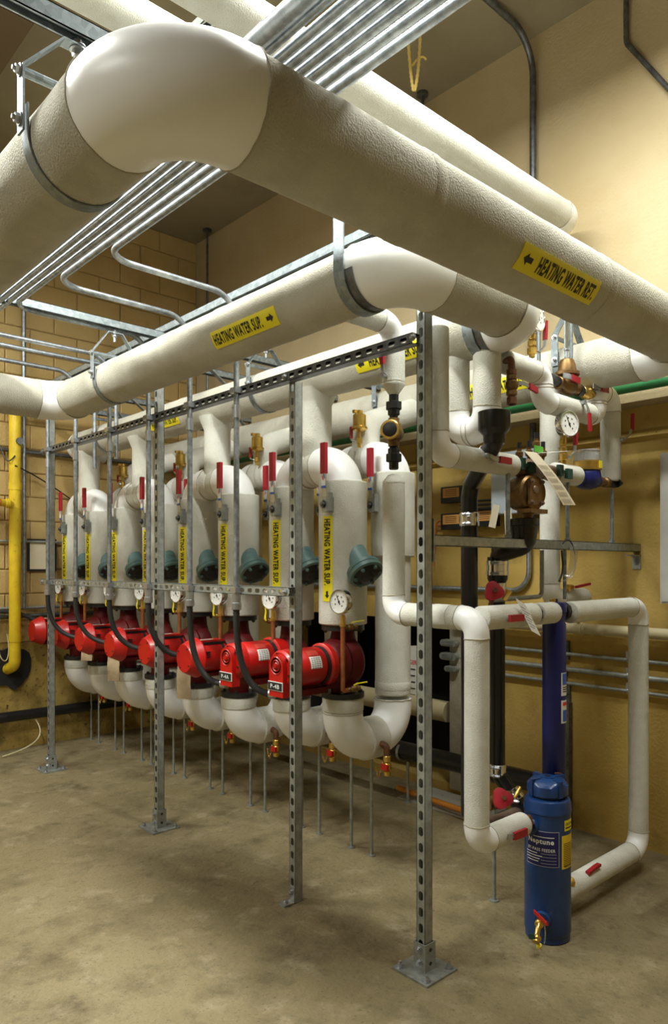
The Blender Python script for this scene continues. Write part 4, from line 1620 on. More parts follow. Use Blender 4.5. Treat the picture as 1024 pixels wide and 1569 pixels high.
wheel(r, c, ax, .040, 'red_grip')
mk('stem', MB().cyl(c, c - ax * .07, .009, n=10), 'brass', r)
mk('body', MB().lathe([(.02, 0), (.026, .01), (.03, .03), (.022, .05)], c - ax * .06, -ax, 14).cyl(c - ax * .08 + Vector((-.06, 0, 0)), c - ax * .08 + Vector((.1, 0, 0)), .026, n=14), 'bronze', r)
mk('hose_cock', MB().lathe([(.008, 0), (.010, .02), (.008, .05)], c + Vector((.06, -.02, -.005)), (.5, -.2, .8), 10), 'brass', r)
r = thing('ball_valve', (2.46, 1.66, 1.35), 'small valve with round red handwheel and paper tag on top of the filter pipe', 'valve')
c = Vector((2.37, 1.66, 1.40))
wheel(r, c, (-.55, -.75, .25), .037, 'red_grip')
mk('stem', MB().cyl(c, c + Vector((.02, .03, -.06)), .010, n=10), 'rust', r)
mk('hose_end', MB().lathe([(.010, 0), (.012, .004), (.012, .03), (.014, .034), (.014, .045)], c + Vector((.045, -.015, -.035)), (.3, -.3, .8), 12), 'brass', r)
R_ = Matrix.Rotation(math.radians(-20), 3, 'Y')
tg = mk('paper_tag', MB().add([(2.375, YP - .040, 1.378), (2.425, YP - .052, 1.350), (2.505, YP - .070, 1.225), (2.435, YP - .072, 1.250)], [(0, 3, 2, 1)]), 'paper', r)
m = MB()
for k in range(7):
    t = .22 + k * .1
    a = Vector((2.375, YP - .042, 1.378)).lerp(Vector((2.435, YP - .074, 1.250)), t)
    b = Vector((2.425, YP - .054, 1.350)).lerp(Vector((2.505, YP - .072, 1.225)), t)
    d = (Vector((2.440, 0, 1.262)) - Vector((2.375, 0, 1.372))).normalized() * .003
    m.add([a.lerp(b, .12), a.lerp(b, .85 if k % 2 else .6), a.lerp(b, .85 if k % 2 else .6) + d, a.lerp(b, .12) + d], [(0, 1, 2, 3)])
mk('print', m, 'ink', tg, 30, False)

# ================================================================== make-up water line
YM = 1.77
ZM1, ZM2 = 2.365, 1.93
rm = .0475
r = pipe_run('makeup_water_pipe', 'small white insulated pipe dropping behind the corner post to the backflow preventer', 'pipe',
             [(2.155, YM, ZS - .08), (2.155, YM, ZM2), (2.665, YM, ZM2)], rm, .07, n=26, mat='canvas_small')
o = Vector((2.41, YM - rm - .002, ZM2 + .012))
mk('lever', MB().cyl(o + Vector((0, .02, 0)), o + Vector((0, -.012, 0)), .012, n=10).strap([o + Vector((0, -.012, 0)), o + Vector((.02, -.02, -.012)), o + Vector((.07, -.02, -.012))], (0, 0, 1), .018, .005), 'zinc', r)
mk('grip', MB().strap([o + Vector((.055, -.022, -.012)), o + Vector((.135, -.022, -.012))], (0, 0, 1), .026, .012), 'red_grip', r)
r = pipe_run('bypass_pipe', 'white insulated pipe with elbows looping under the brass pressure regulator', 'pipe',
             [(2.595, YM, ZM1), (2.895, YM, ZM1), (2.895, YM, 2.245), (3.395, YM, 2.245), (3.395, YM, ZM1), (3.545, YM, ZM1), (3.545, YM, ZM2)], .050, [.055, .055, .055, .055, .07], n=28, mat='canvas_small')
o = Vector((3.17, YM - .052, 2.27))
mk('lever', MB().cyl(o + Vector((0, .02, 0)), o + Vector((0, -.012, 0)), .012, n=10).strap([o + Vector((0, -.012, 0)), o + Vector((0.01, -.02, -.03)), o + Vector((.02, -.02, -.06))], (1, 0, 0), .016, .005), 'zinc', r)
mk('grip', MB().strap([o + Vector((.018, -.022, -.05)), o + Vector((.025, -.022, -.135))], (1, 0, 0), .018, .012), 'red_grip', r)
o = Vector((3.555, YM - .055, 2.14))
mk('lever', MB().cyl(o + Vector((0, .02, 0)), o + Vector((0, -.012, 0)), .012, n=10).strap([o + Vector((0, -.012, 0)), o + Vector((.03, -.03, .03)), o + Vector((.05, -.03, .06))], (1, 0, 0), .016, .005), 'zinc', r)
mk('grip', MB().strap([o + Vector((.048, -.032, .05)), o + Vector((.052, -.032, .135))], (1, 0, 0), .018, .012), 'red_grip', r)
# pressure regulator set
r = thing('pressure_regulator', (3.14, YM, ZM1 - .03), 'bronze pressure regulator with bell top and screw between two red-levered valves', 'regulator')
mk('body', MB().lathe([(.022, 0), (.030, .006), (.030, .03), (.024, .034), (.040, .06), (.042, .10), (.036, .125), (.024, .14), (.03, .15), (.03, .17), (.02, .172)], (3.03, YM, ZM1 - .015), (1, 0, 0), 18), 'bronze', r)
bl = mk('bell', MB().lathe([(.040, 0), (.058, .012), (.058, .026), (.044, .032), (.040, .062), (.032, .085), (.014, .095)], (3.115, YM, ZM1 + .02), (0, 0, 1), 24), 'bronze', r)
mk('screw', MB().lathe([(.007, 0), (.007, .04), (.013, .042), (.013, .050)], (3.115, YM, ZM1 + .11), (0, 0, 1), 8), 'zinc', bl)
mk('union', MB().lathe([(.02, 0), (.03, .004), (.03, .03), (.024, .034), (.024, .06)], (2.97, YM, ZM1 - .01), (1, 0, 0), 8), 'black', r, 25)
mk('union', MB().lathe([(.02, 0), (.03, .004), (.03, .03), (.024, .034), (.024, .05)], (3.205, YM, ZM1 - .02), (1, 0, 0), 8), 'black', r, 25)
mk('end_valve', MB().lathe([(.018, 0), (.026, .005), (.026, .03), (.032, .04), (.032, .065), (.022, .075), (.022, .1)], (3.25, YM, ZM1 - .02), (1, 0, 0), 14), 'brass', r)
for x in (3.02, 3.30):
    o = Vector((x, YM - .035, ZM1 + .01))
    lv = mk('lever', MB().strap([o, o + Vector((.03, -.01, .0)), o + Vector((.06, -.01, -.002))], (0, 0, 1), .024, .006), 'zinc', r)
    mk('grip', MB().strap([o + Vector((.055, -.012, -.002)), o + Vector((.125, -.012, -.006))], (0, 0, 1), .028, .012), 'red_grip', lv)
# rods hanging there
for i, (x, y, z0, z1) in enumerate(((2.97, YM + .06, 2.40, 2.86), (3.19, YM + .02, 2.40, 2.86))):
    solo('hanger_rod', MB().cyl((x, y, z0), (x, y, z1), .009, n=8), 'galv', 'thin galvanised rod hanging %s the bronze regulator' % ('in front of' if i else 'left behind'), 'rod')
solo('hanger_strap', MB().strap([(3.235, 1.84, 2.46), (3.235, 1.84, 2.86)], (1, .2, 0), .055, .006), 'galv', 'flat galvanised strap hanging behind the bronze regulator', 'strap')


def gauge_on(c, base_z, nrm, label, lever_side=1):
    c = Vector(c)
    r = thing('pressure_gauge', (c.x, c.y + .02, base_z), label, 'gauge')
    gauge_mesh(r, c, nrm, .062)
    x, y = c.x, c.y + .02
    h = c.z - .055 - base_z
    mk('stem', MB().lathe([(.013, 0), (.013, h * .12), (.021, h * .15), (.021, h * .34), (.013, h * .4), (.018, h * .45), (.018, h * .6), (.012, h * .66), (.017, h * .7), (.017, h * .85), (.011, h)], (x, y, base_z), (0, 0, 1), 10), 'brass', r)
    o = Vector((x + .02, y - .01, base_z + h * .25))
    mk('lever', MB().cyl(o - Vector((.02, 0, 0)), o + Vector((.02, 0, 0)), .009, n=8).strap([o + Vector((.02, 0, 0)), o + Vector((.05, -.01, .03)), o + Vector((.055, -.01, .07))], (.3, 1, 0), .016, .005), 'zinc', r)
    mk('grip', MB().strap([o + Vector((.054, -.01, .06)), o + Vector((.058, -.01, .145))], (.3, 1, 0), .020, .012), 'red_grip', r)
    return r


gauge_on((3.055, YM - .035, 2.155), 1.975, (-.25, -1, 0), 'round pressure gauge with red valve lever standing over the make-up water pipe')
gauge_on((2.80, YM - .03, 2.59), 2.42, (.15, -1, 0), 'round pressure gauge half hidden behind the end elbow of the supply main')
# rusty relief drain above the funnel
r = thing('relief_drain', (2.575, YM - .055, 2.20), 'rusty drain pipe with red lever ending above the black funnel', 'drain pipe')
mk('pipe', MB().tube(smooth_path([(2.61, YM, ZM1), (2.575, YM - .055, ZM1), (2.575, YM - .055, 2.17)], .028, 6), .0145, 12).lathe([(.021, 0), (.021, .02)], (2.575, YM - .055, ZM1 - .07), (0, 0, 1), 10).lathe([(.018, 0), (.021, .003), (.021, .03)], (2.575, YM - .055, 2.17), (0, 0, 1), 8), 'rust', r)
mk('valve', MB().lathe([(.017, 0), (.023, .006), (.023, .02), (.019, .024), (.026, .034), (.026, .058), (.019, .066), (.022, .07), (.022, .086), (.017, .09)], (2.575, YM - .055, 2.205), (0, 0, 1), 14), 'bronze', r)
o = Vector((2.60, YM - .07, 2.262))
lv = mk('lever', MB().strap([o, o + Vector((.03, -.01, .002)), o + Vector((.07, -.01, -.004))], (0, 0, 1), .016, .005), 'zinc', r)
mk('grip', MB().strap([o + Vector((.065, -.012, -.004)), o + Vector((.125, -.012, -.014))], (0, 0, 1), .024, .012), 'red_grip', lv)


# black drains
def coupling(root, p, d, rad, ln=.055):
    p, d = Vector(p), Vector(d).normalized()
    cp = mk('coupling', MB().lathe([(rad * 1.02, 0), (rad * 1.12, .003), (rad * 1.12, ln * .28), (rad * 1.08, ln * .3), (rad * 1.08, ln * .7), (rad * 1.12, ln * .72), (rad * 1.12, ln - .003), (rad * 1.02, ln)], p, d, 24), 'chrome', root)
    u = Vector((-.75, -.2, 0))
    b = MB()
    for t in (.16, .84):
        b.mark().bolt(p + d * ln * t + u.normalized() * rad * 1.12, (.3, -1, 0), .007, .02, .006)
        b.mark().bolt(p + d * ln * t + u.normalized() * rad * 1.12, (-.3, 1, 0), .007, .012, .0)
    mkS('clamp_screw', b, 'zinc', cp)


r = thing('drain_funnel', (2.60, 1.97, .35), 'black plastic drain with a wide funnel mouth beside the u-bend pipe', 'drain pipe')
f0 = Vector((2.415, 1.69, 2.115))
mk('funnel', MB().lathe([(.058, 0), (.064, -.003), (.064, -.068), (.061, -.075), (.044, -.095), (.042, -.13)], f0, (0, 0, 1), 28), 'black_abs', r)
mk('funnel_mouth', MB().lathe([(.056, -.02), (.056, .0005)], f0, (0, 0, 1), 28), 'black', r)
p = smooth_path([f0 - Vector((0, 0, .11)), f0 - Vector((0, 0, .125)), Vector((2.59, 1.93, 1.86)), Vector((2.60, 1.95, 1.80)), Vector((2.60, 1.95, .40))], [.012, .03, .02], 6)
mk('drain_tube', MB().tube(p, .037, 20), 'black_abs', r)
mid = f0 - Vector((0, 0, .125))
d = (Vector((2.59, 1.93, 1.86)) - mid).normalized()
coupling(r, mid + d * .07, d, .039)
coupling(r, (2.60, 1.95, 1.735), (0, 0, -1), .039, .06)
r = thing('drain_funnel', (2.77, 1.92, .45), 'black plastic drain with a tilted elbow mouth under the backflow preventer', 'drain pipe')
f0 = Vector((2.735, YM - .01, 1.705))
mk('funnel', MB().lathe([(.060, 0), (.065, -.003), (.065, -.03), (.060, -.034), (.058, -.06)], f0, (0, 0, 1), 28).tube(smooth_path([f0 - Vector((0, 0, .05)), f0 - Vector((0, 0, .10)), Vector((2.76, 1.905, 1.56))], .04, 8), [.058] + [.055] * 9 + [.047], 24), 'black_abs', r)
mk('funnel_mouth', MB().lathe([(.057, -.02), (.057, .0005)], f0, (0, 0, 1), 28), 'black', r)
mk('drain_tube', MB().tube(smooth_path([(2.76, 1.89, 1.57), (2.77, 1.92, 1.545), (2.77, 1.92, .62), (2.77, 1.92, .56), (2.80, 1.80, .40)], [.02, .03, .05], 6), .034, 20).lathe([(.046, 0), (.046, .10), (.036, .12)], (2.77, 1.92, 1.54), (0, 0, -1), 20), 'black_abs', r)
coupling(r, (2.77, 1.92, 1.525), (0, 0, -1), .046, .07)
coupling(r, (2.77, 1.92, 1.425), (0, 0, -1), .036, .065)
coupling(r, (2.77, 1.92, .60), (0, 0, -1), .036, .055)
coupling(r, (2.785, 1.86, .49), (.15, -.6, -.75), .036, .05)
r = thing('floor_drain_pipe', (3.44, 2.5, .26), 'black plastic pipe low along the plaster wall behind the drains', 'pipe')
mk('drain_tube', MB().tube([(3.44, 2.06, .33), (3.44, 5.9, .315)], .055, 20), 'black_abs', r)
coupling(r, (3.44, 2.10, .33), (0, 1, 0), .056, .03)
coupling(r, (3.44, 2.40, .33), (0, 1, 0), .056, .05)
mk('strap', MB().strap(arc_pts((3.44, 3.10, .317), (1, 0, 0), (0, 0, 1), .060, 0, 2 * PI, 18) , (0, 1, 0), .02, .004), 'zinc', r)
for i, (x, y, z1) in enumerate(((3.44, 3.06, .26), (2.715, 1.90, .45))):
    solo('support_rod', MB().cyl((x, y, 0), (x, y, z1), .009, n=8).cyl((x, y, 0), (x, y, .006), .022, n=12), 'galv_dull', ['short rod propping the low black pipe by the dark opening', 'single rod standing on the floor behind the feeder pipe'][i], 'rod')
solo('orange_tube', MB().tube([(3.50, 3.2, .05), (3.42, 2.5, .06), (3.38, 2.25, .065)], .018, 12), 'orange_pipe', 'thin orange tube lying low along the plaster wall', 'tube')
solo('floor_patch', MB().box((3.62, 2.86, .004), (.32, .62, .008)), 'patch', 'pale speckled cement patch on the floor by the dark opening', 'patch')
# low pipe behind feeder
solo('low_pipe', MB().tube([(2.40, 1.78, .43), (2.62, 1.80, .41), (2.80, 1.82, .40)], .028, 14), 'bronze_grey', 'short grey brown pipe behind the feeder pipe and red handwheel', 'pipe')

# backflow preventer
r = thing('backflow_preventer', (2.80, YM, 1.78), 'weathered bronze backflow preventer with green handles and a cream card', 'valve')
m = MB().lathe([(.028, 0), (.034, .006), (.034, .03), (.026, .034), (.040, .055), (.048, .09), (.048, .15), (.040, .19), (.03, .22), (.034, .225), (.034, .26), (.026, .265), (.036, .29), (.036, .32), (.026, .335)], (2.665, YM, ZM2 - .005), (1, 0, 0), 18)
mk('body', m, 'bronze_grey', r)
m = MB().lathe([(.05, -.05), (.072, -.045), (.078, .0), (.078, .045), (.07, .055), (.03, .058)], (2.735, YM - .015, 1.815), (-.2, -1, 0), 24)
m.box((2.725, YM - .075, 1.815), (.10, .012, .11)).box((2.74, YM - .05, 1.735), (.13, .07, .018))
m.lathe([(.024, 0), (.026, .01), (.018, .03), (.016, .08)], (2.75, YM - .02, 1.735), (0, 0, -1), 12)
rv = mk('relief_valve', m, 'bronze', r)
b = MB()
for a, c in ((-.038, -.045), (.038, -.045), (-.038, .045), (.038, .045)):
    b.mark().bolt((2.725 + a, YM - .082, 1.815 + c), (0, -1, 0), .008, .008, .003)
b.lathe([(.018, 0), (.016, .006), (.006, .008)], (2.715, YM - .081, 1.825), (0, -1, 0), 16)
mkS('bolt', b, 'bronze_grey', rv)
for x in (2.675, 2.985):
    o = Vector((x, YM - .04, ZM2 + .005))
    mk('tee_handle', MB().box(o, (.03, .02, .05)).box(o + Vector((.055, -.012, -.012)), (.045, .016, .045)).box(o + Vector((.03, -.006, -.006)), (.05, .012, .014)), 'green_handle', r)
for x, h in ((2.70, .035), (2.775, .05), (2.835, .095), (2.89, .06)):
    tc = mk('test_cock', MB().lathe([(.010, 0), (.016, .005), (.017, .025), (.010, .03), (.011, .04)], (x, YM - .01, ZM2 + h), (0, 0, 1), 10).cyl((x, YM, ZM2), (x, YM - .01, ZM2 + h), .008, n=8), 'bronze', r)
    mk('cap', MB().cyl((x, YM - .01, ZM2 + h + .04), (x, YM - .01, ZM2 + h + .068), .010, n=10), 'black', tc)
mk('green_tag', MB().box((2.82, YM - .03, ZM2 + .085), (.07, .003, .028)), 'green_bright', r)
cd = [Vector(q) for q in ((2.655, YM - .065, ZM2 + .055), (2.755, YM - .06, ZM2 + .06), (3.015, YM - .10, ZM2 - .155), (2.865, YM - .125, ZM2 - .165))]
m = MB()
ns = 8
vs_, fs = [], []
for i in range(ns + 1):
    t = i / ns
    bow = Vector((0, -.008, .006)) * math.sin(t * PI)
    a = cd[0].lerp(cd[3], t) + bow
    b = cd[1].lerp(cd[2], t) + bow
    vs_ += [a, b, a + Vector((0, .001, 0)), b + Vector((0, .001, 0))]
for i in range(ns):
    a = i * 4
    fs += [(a, a + 4, a + 5, a + 1), (a + 2, a + 3, a + 7, a + 6)]
card = mk('card', m.add(vs_, fs), 'cream_card', r)
m = MB()
for row in range(6):
    for i in range(2, ns):
        t0, t1 = (i + .1) / ns, (i + .85) / ns
        u0 = .15 + row * .12
        P2 = []
        for t, u_ in ((t0, u0), (t1, u0), (t1, u0 + .03), (t0, u0 + .03)):
            bow = Vector((0, -.008, .006)) * math.sin(t * PI)
            P2.append(cd[0].lerp(cd[3], t).lerp(cd[1].lerp(cd[2], t), u_) + bow + Vector((0, -.0015, .0)))
        m.add(P2, [(0, 1, 2, 3)])
mk('print', m, 'bronze_grey', card, 30, False)
mk('white_card', MB().add([(2.79, YM - .04, ZM2 + .062), (2.99, YM - .10, ZM2 + .088), (2.99, YM - .06, ZM2 + .091), (2.79, YM, ZM2 + .066)], [(0, 1, 2, 3)]), 'paper', r)
r = pipe_run('makeup_stub', 'short white insulated pipe piece between backflow preventer and water meter', 'pipe', [(3.0, YM, ZM2), (3.20, YM, ZM2)], rm, .05, n=24, mat='canvas_small')
r = thing('water_meter', (3.30, YM - .01, ZM2 - .06), 'navy water meter with brass collar and clear register cap', 'meter')
o = Vector((3.29, YM - .01, ZM2))
mk('body', MB().lathe([(.02, -.058), (.045, -.05), (.062, -.03), (.066, 0), (.062, .025), (.058, .035)], o, (0, 0, 1), 28).cyl(o + Vector((-.10, 0, -.01)), o + Vector((.10, 0, -.01)), .028, n=16), 'navy', r)
mk('collar', MB().lathe([(.064, .033), (.067, .036), (.067, .075), (.062, .079)], o, (0, 0, 1), 28), 'brass', r)
mk('register_cap', MB().lathe([(.066, .078), (.066, .084), (.061, .086), (.060, .128), (.056, .132)], o, (0, 0, 1), 28), 'clear', r)
mk('register', MB().cyl(o + Vector((0, 0, .079)), o + Vector((0, 0, .118)), .052, n=24), 'panel_grey', r)
mk('seal_tag', MB().box(o + Vector((0, -.068, .058)), (.024, .003, .036)), 'yellow_label', r)
mk('tail', MB().lathe([(.02, 0), (.026, .005), (.026, .03), (.018, .04), (.018, .07), (.026, .075), (.026, .10)], o + Vector((.10, 0, -.01)), (1, 0, 0), 10), 'bronze', r)
m = MB().cyl((3.50, YM, ZM2 - .01), (3.56, YM - .02, ZM2 - .01), .022, n=10)
m.bolt((3.545, YM - .04, ZM2 - .01), (1, -.6, 0), .015, .012, .012)
mk('elbow', m, 'black', r)
# support rods standing on the wall strut
for i, (x, y, z1) in enumerate(((2.60, 1.75, 1.89), (3.085, 1.75, 1.89), (3.52, 1.75, 1.89))):
    m = MB().cyl((x, y, 1.616), (x, y, z1), .0095, n=8).hexn((x, y, 1.6165), (0, 0, 1), .016, .012)
    solo('support_rod', m, 'galv', 'galvanised rod standing on the wall strut under the ' + ['makeup pipe end', 'gauge and pipe stub', 'water meter tail'][i], 'rod')
solo('hanger_rod', MB().cyl((3.06, 1.75, 1.345), (3.06, 1.75, 1.575), .0085, n=8), 'galv', 'galvanised rod hanging from the wall strut down to the navy filter outlet pipe', 'rod')
solo('conduit', MB().tube(smooth_path([(2.93, 1.79, 1.572), (2.93, 1.79, 1.36), (2.55, 1.80, 1.355)], .03, 6), .010, 10), 'galv_dull', 'thin grey conduit bent under the wall strut', 'conduit')
# tall white vertical behind
pipe_run('vertical_pipe', 'tall white insulated vertical pipe behind the gauge and safety glasses', 'pipe',
         [(3.30, 1.97, 2.43), (3.30, 1.97, 1.33), (3.64, 1.97, 1.33)], .050, .07, n=26, mat='canvas_small')
o = Vector((3.45, 1.93, 1.39))
r = thing('lever_handle', o, 'red lever with brass stem on the low elbow pipe behind the navy filter', 'valve handle')
mk('stem', MB().cyl(o, o + Vector((-.06, 0, 0)), .012, n=10).cyl(o + Vector((-.04, 0, -.02)), o + Vector((-.04, 0, .014)), .012, n=8), 'brass', r)
mk('grip', MB().strap([o + Vector((0, -.02, .0)), o + Vector((.05, -.04, .01)), o + Vector((.09, -.05, .016))], (.3, 1, 0), .016, .012), 'red_grip', r)
# safety glasses
r = thing('safety_glasses', (2.95, 1.71, 1.42), 'clear safety glasses with black temples hooked over the wall strut', 'safety glasses')
c = Vector((3.04, 1.715, 1.52))
mk('lens', MB().strap([c + Vector((.035 * math.sin(a), -.012 * math.cos(a), .075 * math.cos(a))) for a in [.25 + k * .25 for k in range(12)]], (.55, -.75, .0), .034, .0025), 'clear', r)
mk('temple', MB().tube(bez((2.985, 1.722, 1.57), (2.975, 1.715, 1.52), (2.985, 1.705, 1.49), (2.925, 1.70, 1.43), 14), .0045, 8), 'black', r)
mk('temple', MB().tube(bez((2.935, 1.70, 1.43), (3.0, 1.695, 1.43), (3.09, 1.70, 1.47), (3.085, 1.715, 1.56), 14), .0022, 6), 'clear', r)
mk('frame', MB().tube(bez((2.99, 1.72, 1.60), (3.03, 1.72, 1.635), (3.08, 1.72, 1.62), (3.088, 1.715, 1.555), 12), .003, 6), 'black', r)
# ================================================================== on the right wall
def wall_run(name, mb, mat, label, cat):
    return solo(name, mb, mat, label, cat)


solo('green_pipe', MB().tube([(3.58, -.5, 2.40), (3.58, 6.1, 2.40)], .023, 16), 'green_pipe', 'dark green painted pipe running along the ledge of the plaster wall', 'pipe')
r = thing('wall_pipe', (3.73, 2.0, 1.12), 'cream painted pipe strapped level on the lower plaster wall', 'pipe')
mk('tube', MB().tube([(3.735, .2, 1.15), (3.735, 2.93, 1.15)], .030, 18), 'cream_pipe', r)
mk('collar', MB().cyl((3.735, 2.02, 1.15), (3.735, 2.07, 1.15), .034, n=18).bolt((3.72, 2.045, 1.186), (0, 0, 1), .008, .006, 0), 'cream_pipe', r)
for i, (z_, rr) in enumerate(((.995, .0105), (.908, .0145), (.828, .0105))):
    r = thing('wall_conduit', (3.78, 2.0, z_), 'grey conduit strapped level on the lower plaster wall, %s of three' % ('top', 'middle', 'bottom')[i], 'conduit')
    mk('tube', MB().tube([(3.782, .2, z_), (3.782, 2.90, z_)], rr, 12), 'galv_dull', r)
    m = MB().box((3.792, 1.79, z_ + .02), (.012, .028, .05)).bolt((3.786, 1.79, z_ + .034), (-1, 0, 0), .009, .006, 0)
    m.tube(arc_pts((3.782, 1.79, z_), (1, 0, 0), (0, 0, 1), rr + .002, PI / 2, PI * 1.5, 8), .004, 6)
    mk('pipe_strap', m, 'zinc', r)
    # conduit body at the end
    ln = (.13, .135, .095)[i]
    m = MB()
    y0 = 2.91
    hh = (.022, .024, .019)[i]
    prof = [(y0 + hh + hh * -math.sin(a) * 1.0, hh * math.cos(a)) for a in [PI * k / 8 for k in range(9)]] + [(y0 + ln - hh + hh * math.sin(a), -hh * math.cos(a)) for a in [PI * k / 8 for k in range(9)]]
    n = len(prof)
    zz = z_ + (.0, .0, .0)[i]
    m.add([(3.735, a, zz + b) for a, b in prof] + [(3.785, a, zz + b) for a, b in prof], [tuple(range(n)), tuple(reversed(range(n, 2 * n)))] + [(k, (k + 1) % n, (k + 1) % n + n, k + n) for k in range(n)])
    bd = mk('conduit_body', m, 'galv_dull', r, 30)
    mk('cover', MB().box((3.733, y0 + ln / 2, zz), (.006, ln * .66, hh * 1.1)), 'galv', bd)
solo('wall_conduit', MB().tube(smooth_path([(3.77, 4.9, 1.352), (3.77, 2.39, 1.352), (3.77, 2.39, 2.0)], .12, 10), .0155, 12), 'conduit', 'grey conduit bending up on the plaster wall behind the wall strut', 'conduit')
solo('wall_conduit', MB().tube(smooth_path([(2.6, 2.36, 4.62), (3.765, 2.36, 4.62), (3.765, 2.36, 1.75)], .22, 14), .0195, 14), 'steel_dark', 'dark steel conduit coming off the ceiling and down the plaster wall', 'conduit')
solo('wall_conduit', MB().tube(smooth_path([(3.78, 1.80, 4.64), (3.78, 1.80, 4.31), (3.78, 1.32, 3.55)], .08, 8), .0135, 12), 'steel_dark', 'dark steel conduit with a kink high on the plaster wall', 'conduit')
r = thing('wall_cabinet', (3.74, 1.28, 1.31), 'flat grey steel cabinet on the plaster wall', 'cabinet')
mk('body', MB().box((3.745, 1.27, 1.69), (.11, .62, .76)), 'panel_grey', r)
mk('door', MB().box((3.688, 1.27, 1.69), (.008, .60, .74)), 'panel_grey', r)
r = solo('wall_box', MB().box((3.75, 2.46, 2.0), (.10, .30, .37)), 'panel_blue', 'pale blue grey box on the plaster wall behind the backflow preventer', 'box')
# relay boxes with orange plates
for i, (y, z_) in enumerate(((2.955, 1.965), (2.955, 1.79), (2.70, 1.80))):
    wd, ht = (.17, .17, .17)[i], .105
    r = thing('relay_box', (3.78, y, z_ - ht / 2), 'small black relay box with orange plate, ' + ['upper one beside the corner post', 'lower one beside the corner post', 'one behind the black funnel drain'][i], 'relay box')
    mk('case', MB().box((3.772, y, z_), (.055, wd, ht)), 'black', r)
    mk('plate', MB().box((3.7435, y, z_ + .012), (.003, wd * .78, ht * .58)), 'orange_label', r)
    m = MB()
    for k in range(4):
        m.box((3.7415, y, z_ + .03 - k * .012), (.001, wd * .55, .003))
    mk('print', m, 'ink', r)
for i, (y, a, b) in enumerate(((3.06, 1.80, 1.50), (3.10, 1.79, 1.45), (2.80, 1.75, 1.40), (2.56, 1.9, 1.62), (2.54, 1.9, 1.62))):
    if i < 2:
        pts = smooth_path([(3.77, 3.04, a - .02 * i), (3.77, 3.10 + .05 * i, a - .02 * i), (3.77, 3.12 + .05 * i, b)], .04, 6)
    else:
        pts = [(3.775, y, a), (3.77, y - .01, (a + b) / 2), (3.775, y - .03, b)]
    solo('wire', MB().tube(pts, .005, 8), 'orange_wire', 'thin orange brown wire on the wall, ' + ['inner loop left of the relay boxes', 'outer loop left of the relay boxes', 'hanging straight behind the black drain', 'hanging behind the tilted black funnel', 'twin of the one behind the tilted funnel'][i], 'wire')
for i, (y, z_) in enumerate(((2.56, 1.80), (2.46, 1.76))):
    R_ = Matrix.Rotation(.25 - .3 * i, 3, 'X')
    solo('paper_tag', MB().box((3.66, y, z_), (.002, .05, .14), R_), 'cream_card', 'cream paper tag hanging by the relay boxes, ' + ['tilted', 'hanging straight'][i], 'tag')
m = MB()
for z_ in (1.86, 1.885, 1.91):
    m.tube([(3.72, 2.86, z_), (3.72, 2.34, z_ - .01)], .007, 8)
solo('wire_bundle', m, 'black', 'bundle of dark cables between relay boxes and pale blue box', 'cables')
# rust crack plate and dark pole behind the navy filter
r = thing('wall_stake', (3.76, 2.10, .0), 'dark rusty post against the plaster wall behind the feeder', 'post')
mk('pole', MB().box((3.775, 2.16, .36), (.04, .075, .72)), 'steel_dark', r)
m = MB()
for k in range(7):
    m.box((3.79, 2.165 + random.uniform(-.02, .02), .74 + k * .05), (.02, random.uniform(.02, .06), .055))
mk('rust_patch', m, 'steel_dark', r)
# things inside the dark opening
r = thing('notice', (3.86, 3.25, .3), 'white notice sheet with red heading leaning inside the dark opening', 'notice')
mk('sheet', MB().box((3.86, 3.42, .70), (.006, .26, .46), Matrix.Rotation(-.12, 3, 'X')), 'paper', r)
v2, f2 = fit_text('DANGER', .15, .03, .02)
mk('lettering', MB().add([(3.855, 3.42 - v.x, .82 + v.y) for v in v2], f2), 'print_red', r, 30, False)
m = MB()
for k in range(6):
    m.box((3.8555, 3.42, .77 - k * .045), (.001, .12, .008))
mk('print', m, 'ink', r)
solo('old_pipe', MB().tube([(3.70, 4.4, .56), (3.84, 3.05, .52)], .07, 18), 'cream_pipe', 'grimy pale pipe lying across the dark opening', 'pipe')

# ================================================================== on the block wall
r = thing('gas_pipe', (2.04, 6.02, .8), 'yellow painted gas pipe standing in front of the block wall', 'pipe')
gx, gy = 2.035, 6.02
mk('riser', MB().tube(smooth_path([(gx - 1.5, gy, 2.90), (gx, gy, 2.90), (gx, gy, .70), (gx - .02, gy + .11, .66)], [.09, .07], 8), .045, 20), 'yellow_pipe', r)
m = MB()
for z_ in (1.99, 2.14, .92):
    m.mark().cyl((gx, gy, z_ - .03), (gx, gy, z_ + .03), .049, n=20)
mkS('collar', m, 'yellow_pipe', r)
m = MB().tube([(gx, gy, 1.99), (gx - .08, gy - .06, 1.995), (gx - .35, gy - .06, 2.01)], .028, 16)
m.lathe([(.034, 0), (.038, .004), (.038, .03), (.034, .034)], (gx - .06, gy - .06, 1.995), (-1, 0, 0), 16)
mk('branch', m, 'yellow_pipe', r)
mk('branch_end', MB().cyl((gx - .13, gy - .06, 2.0), (gx - .30, gy - .06, 2.005), .030, n=16), 'orange_pipe', r)
m = MB()
m.lathe([(.03, 0), (.03, .02)], (gx + .02, gy - .045, 2.50), (0, -1, 0), 10)
mk('scuff', m, 'steel_dark', r)
for i, (x, y, z0, z1, rr) in enumerate(((2.13, 6.09, 1.15, 4.0, .0165),)):
    solo('wall_conduit', MB().tube([(x, y, z0), (x, y, z1)], rr, 14), 'conduit', 'upright grey conduit on the block wall beside the yellow gas pipe', 'conduit')
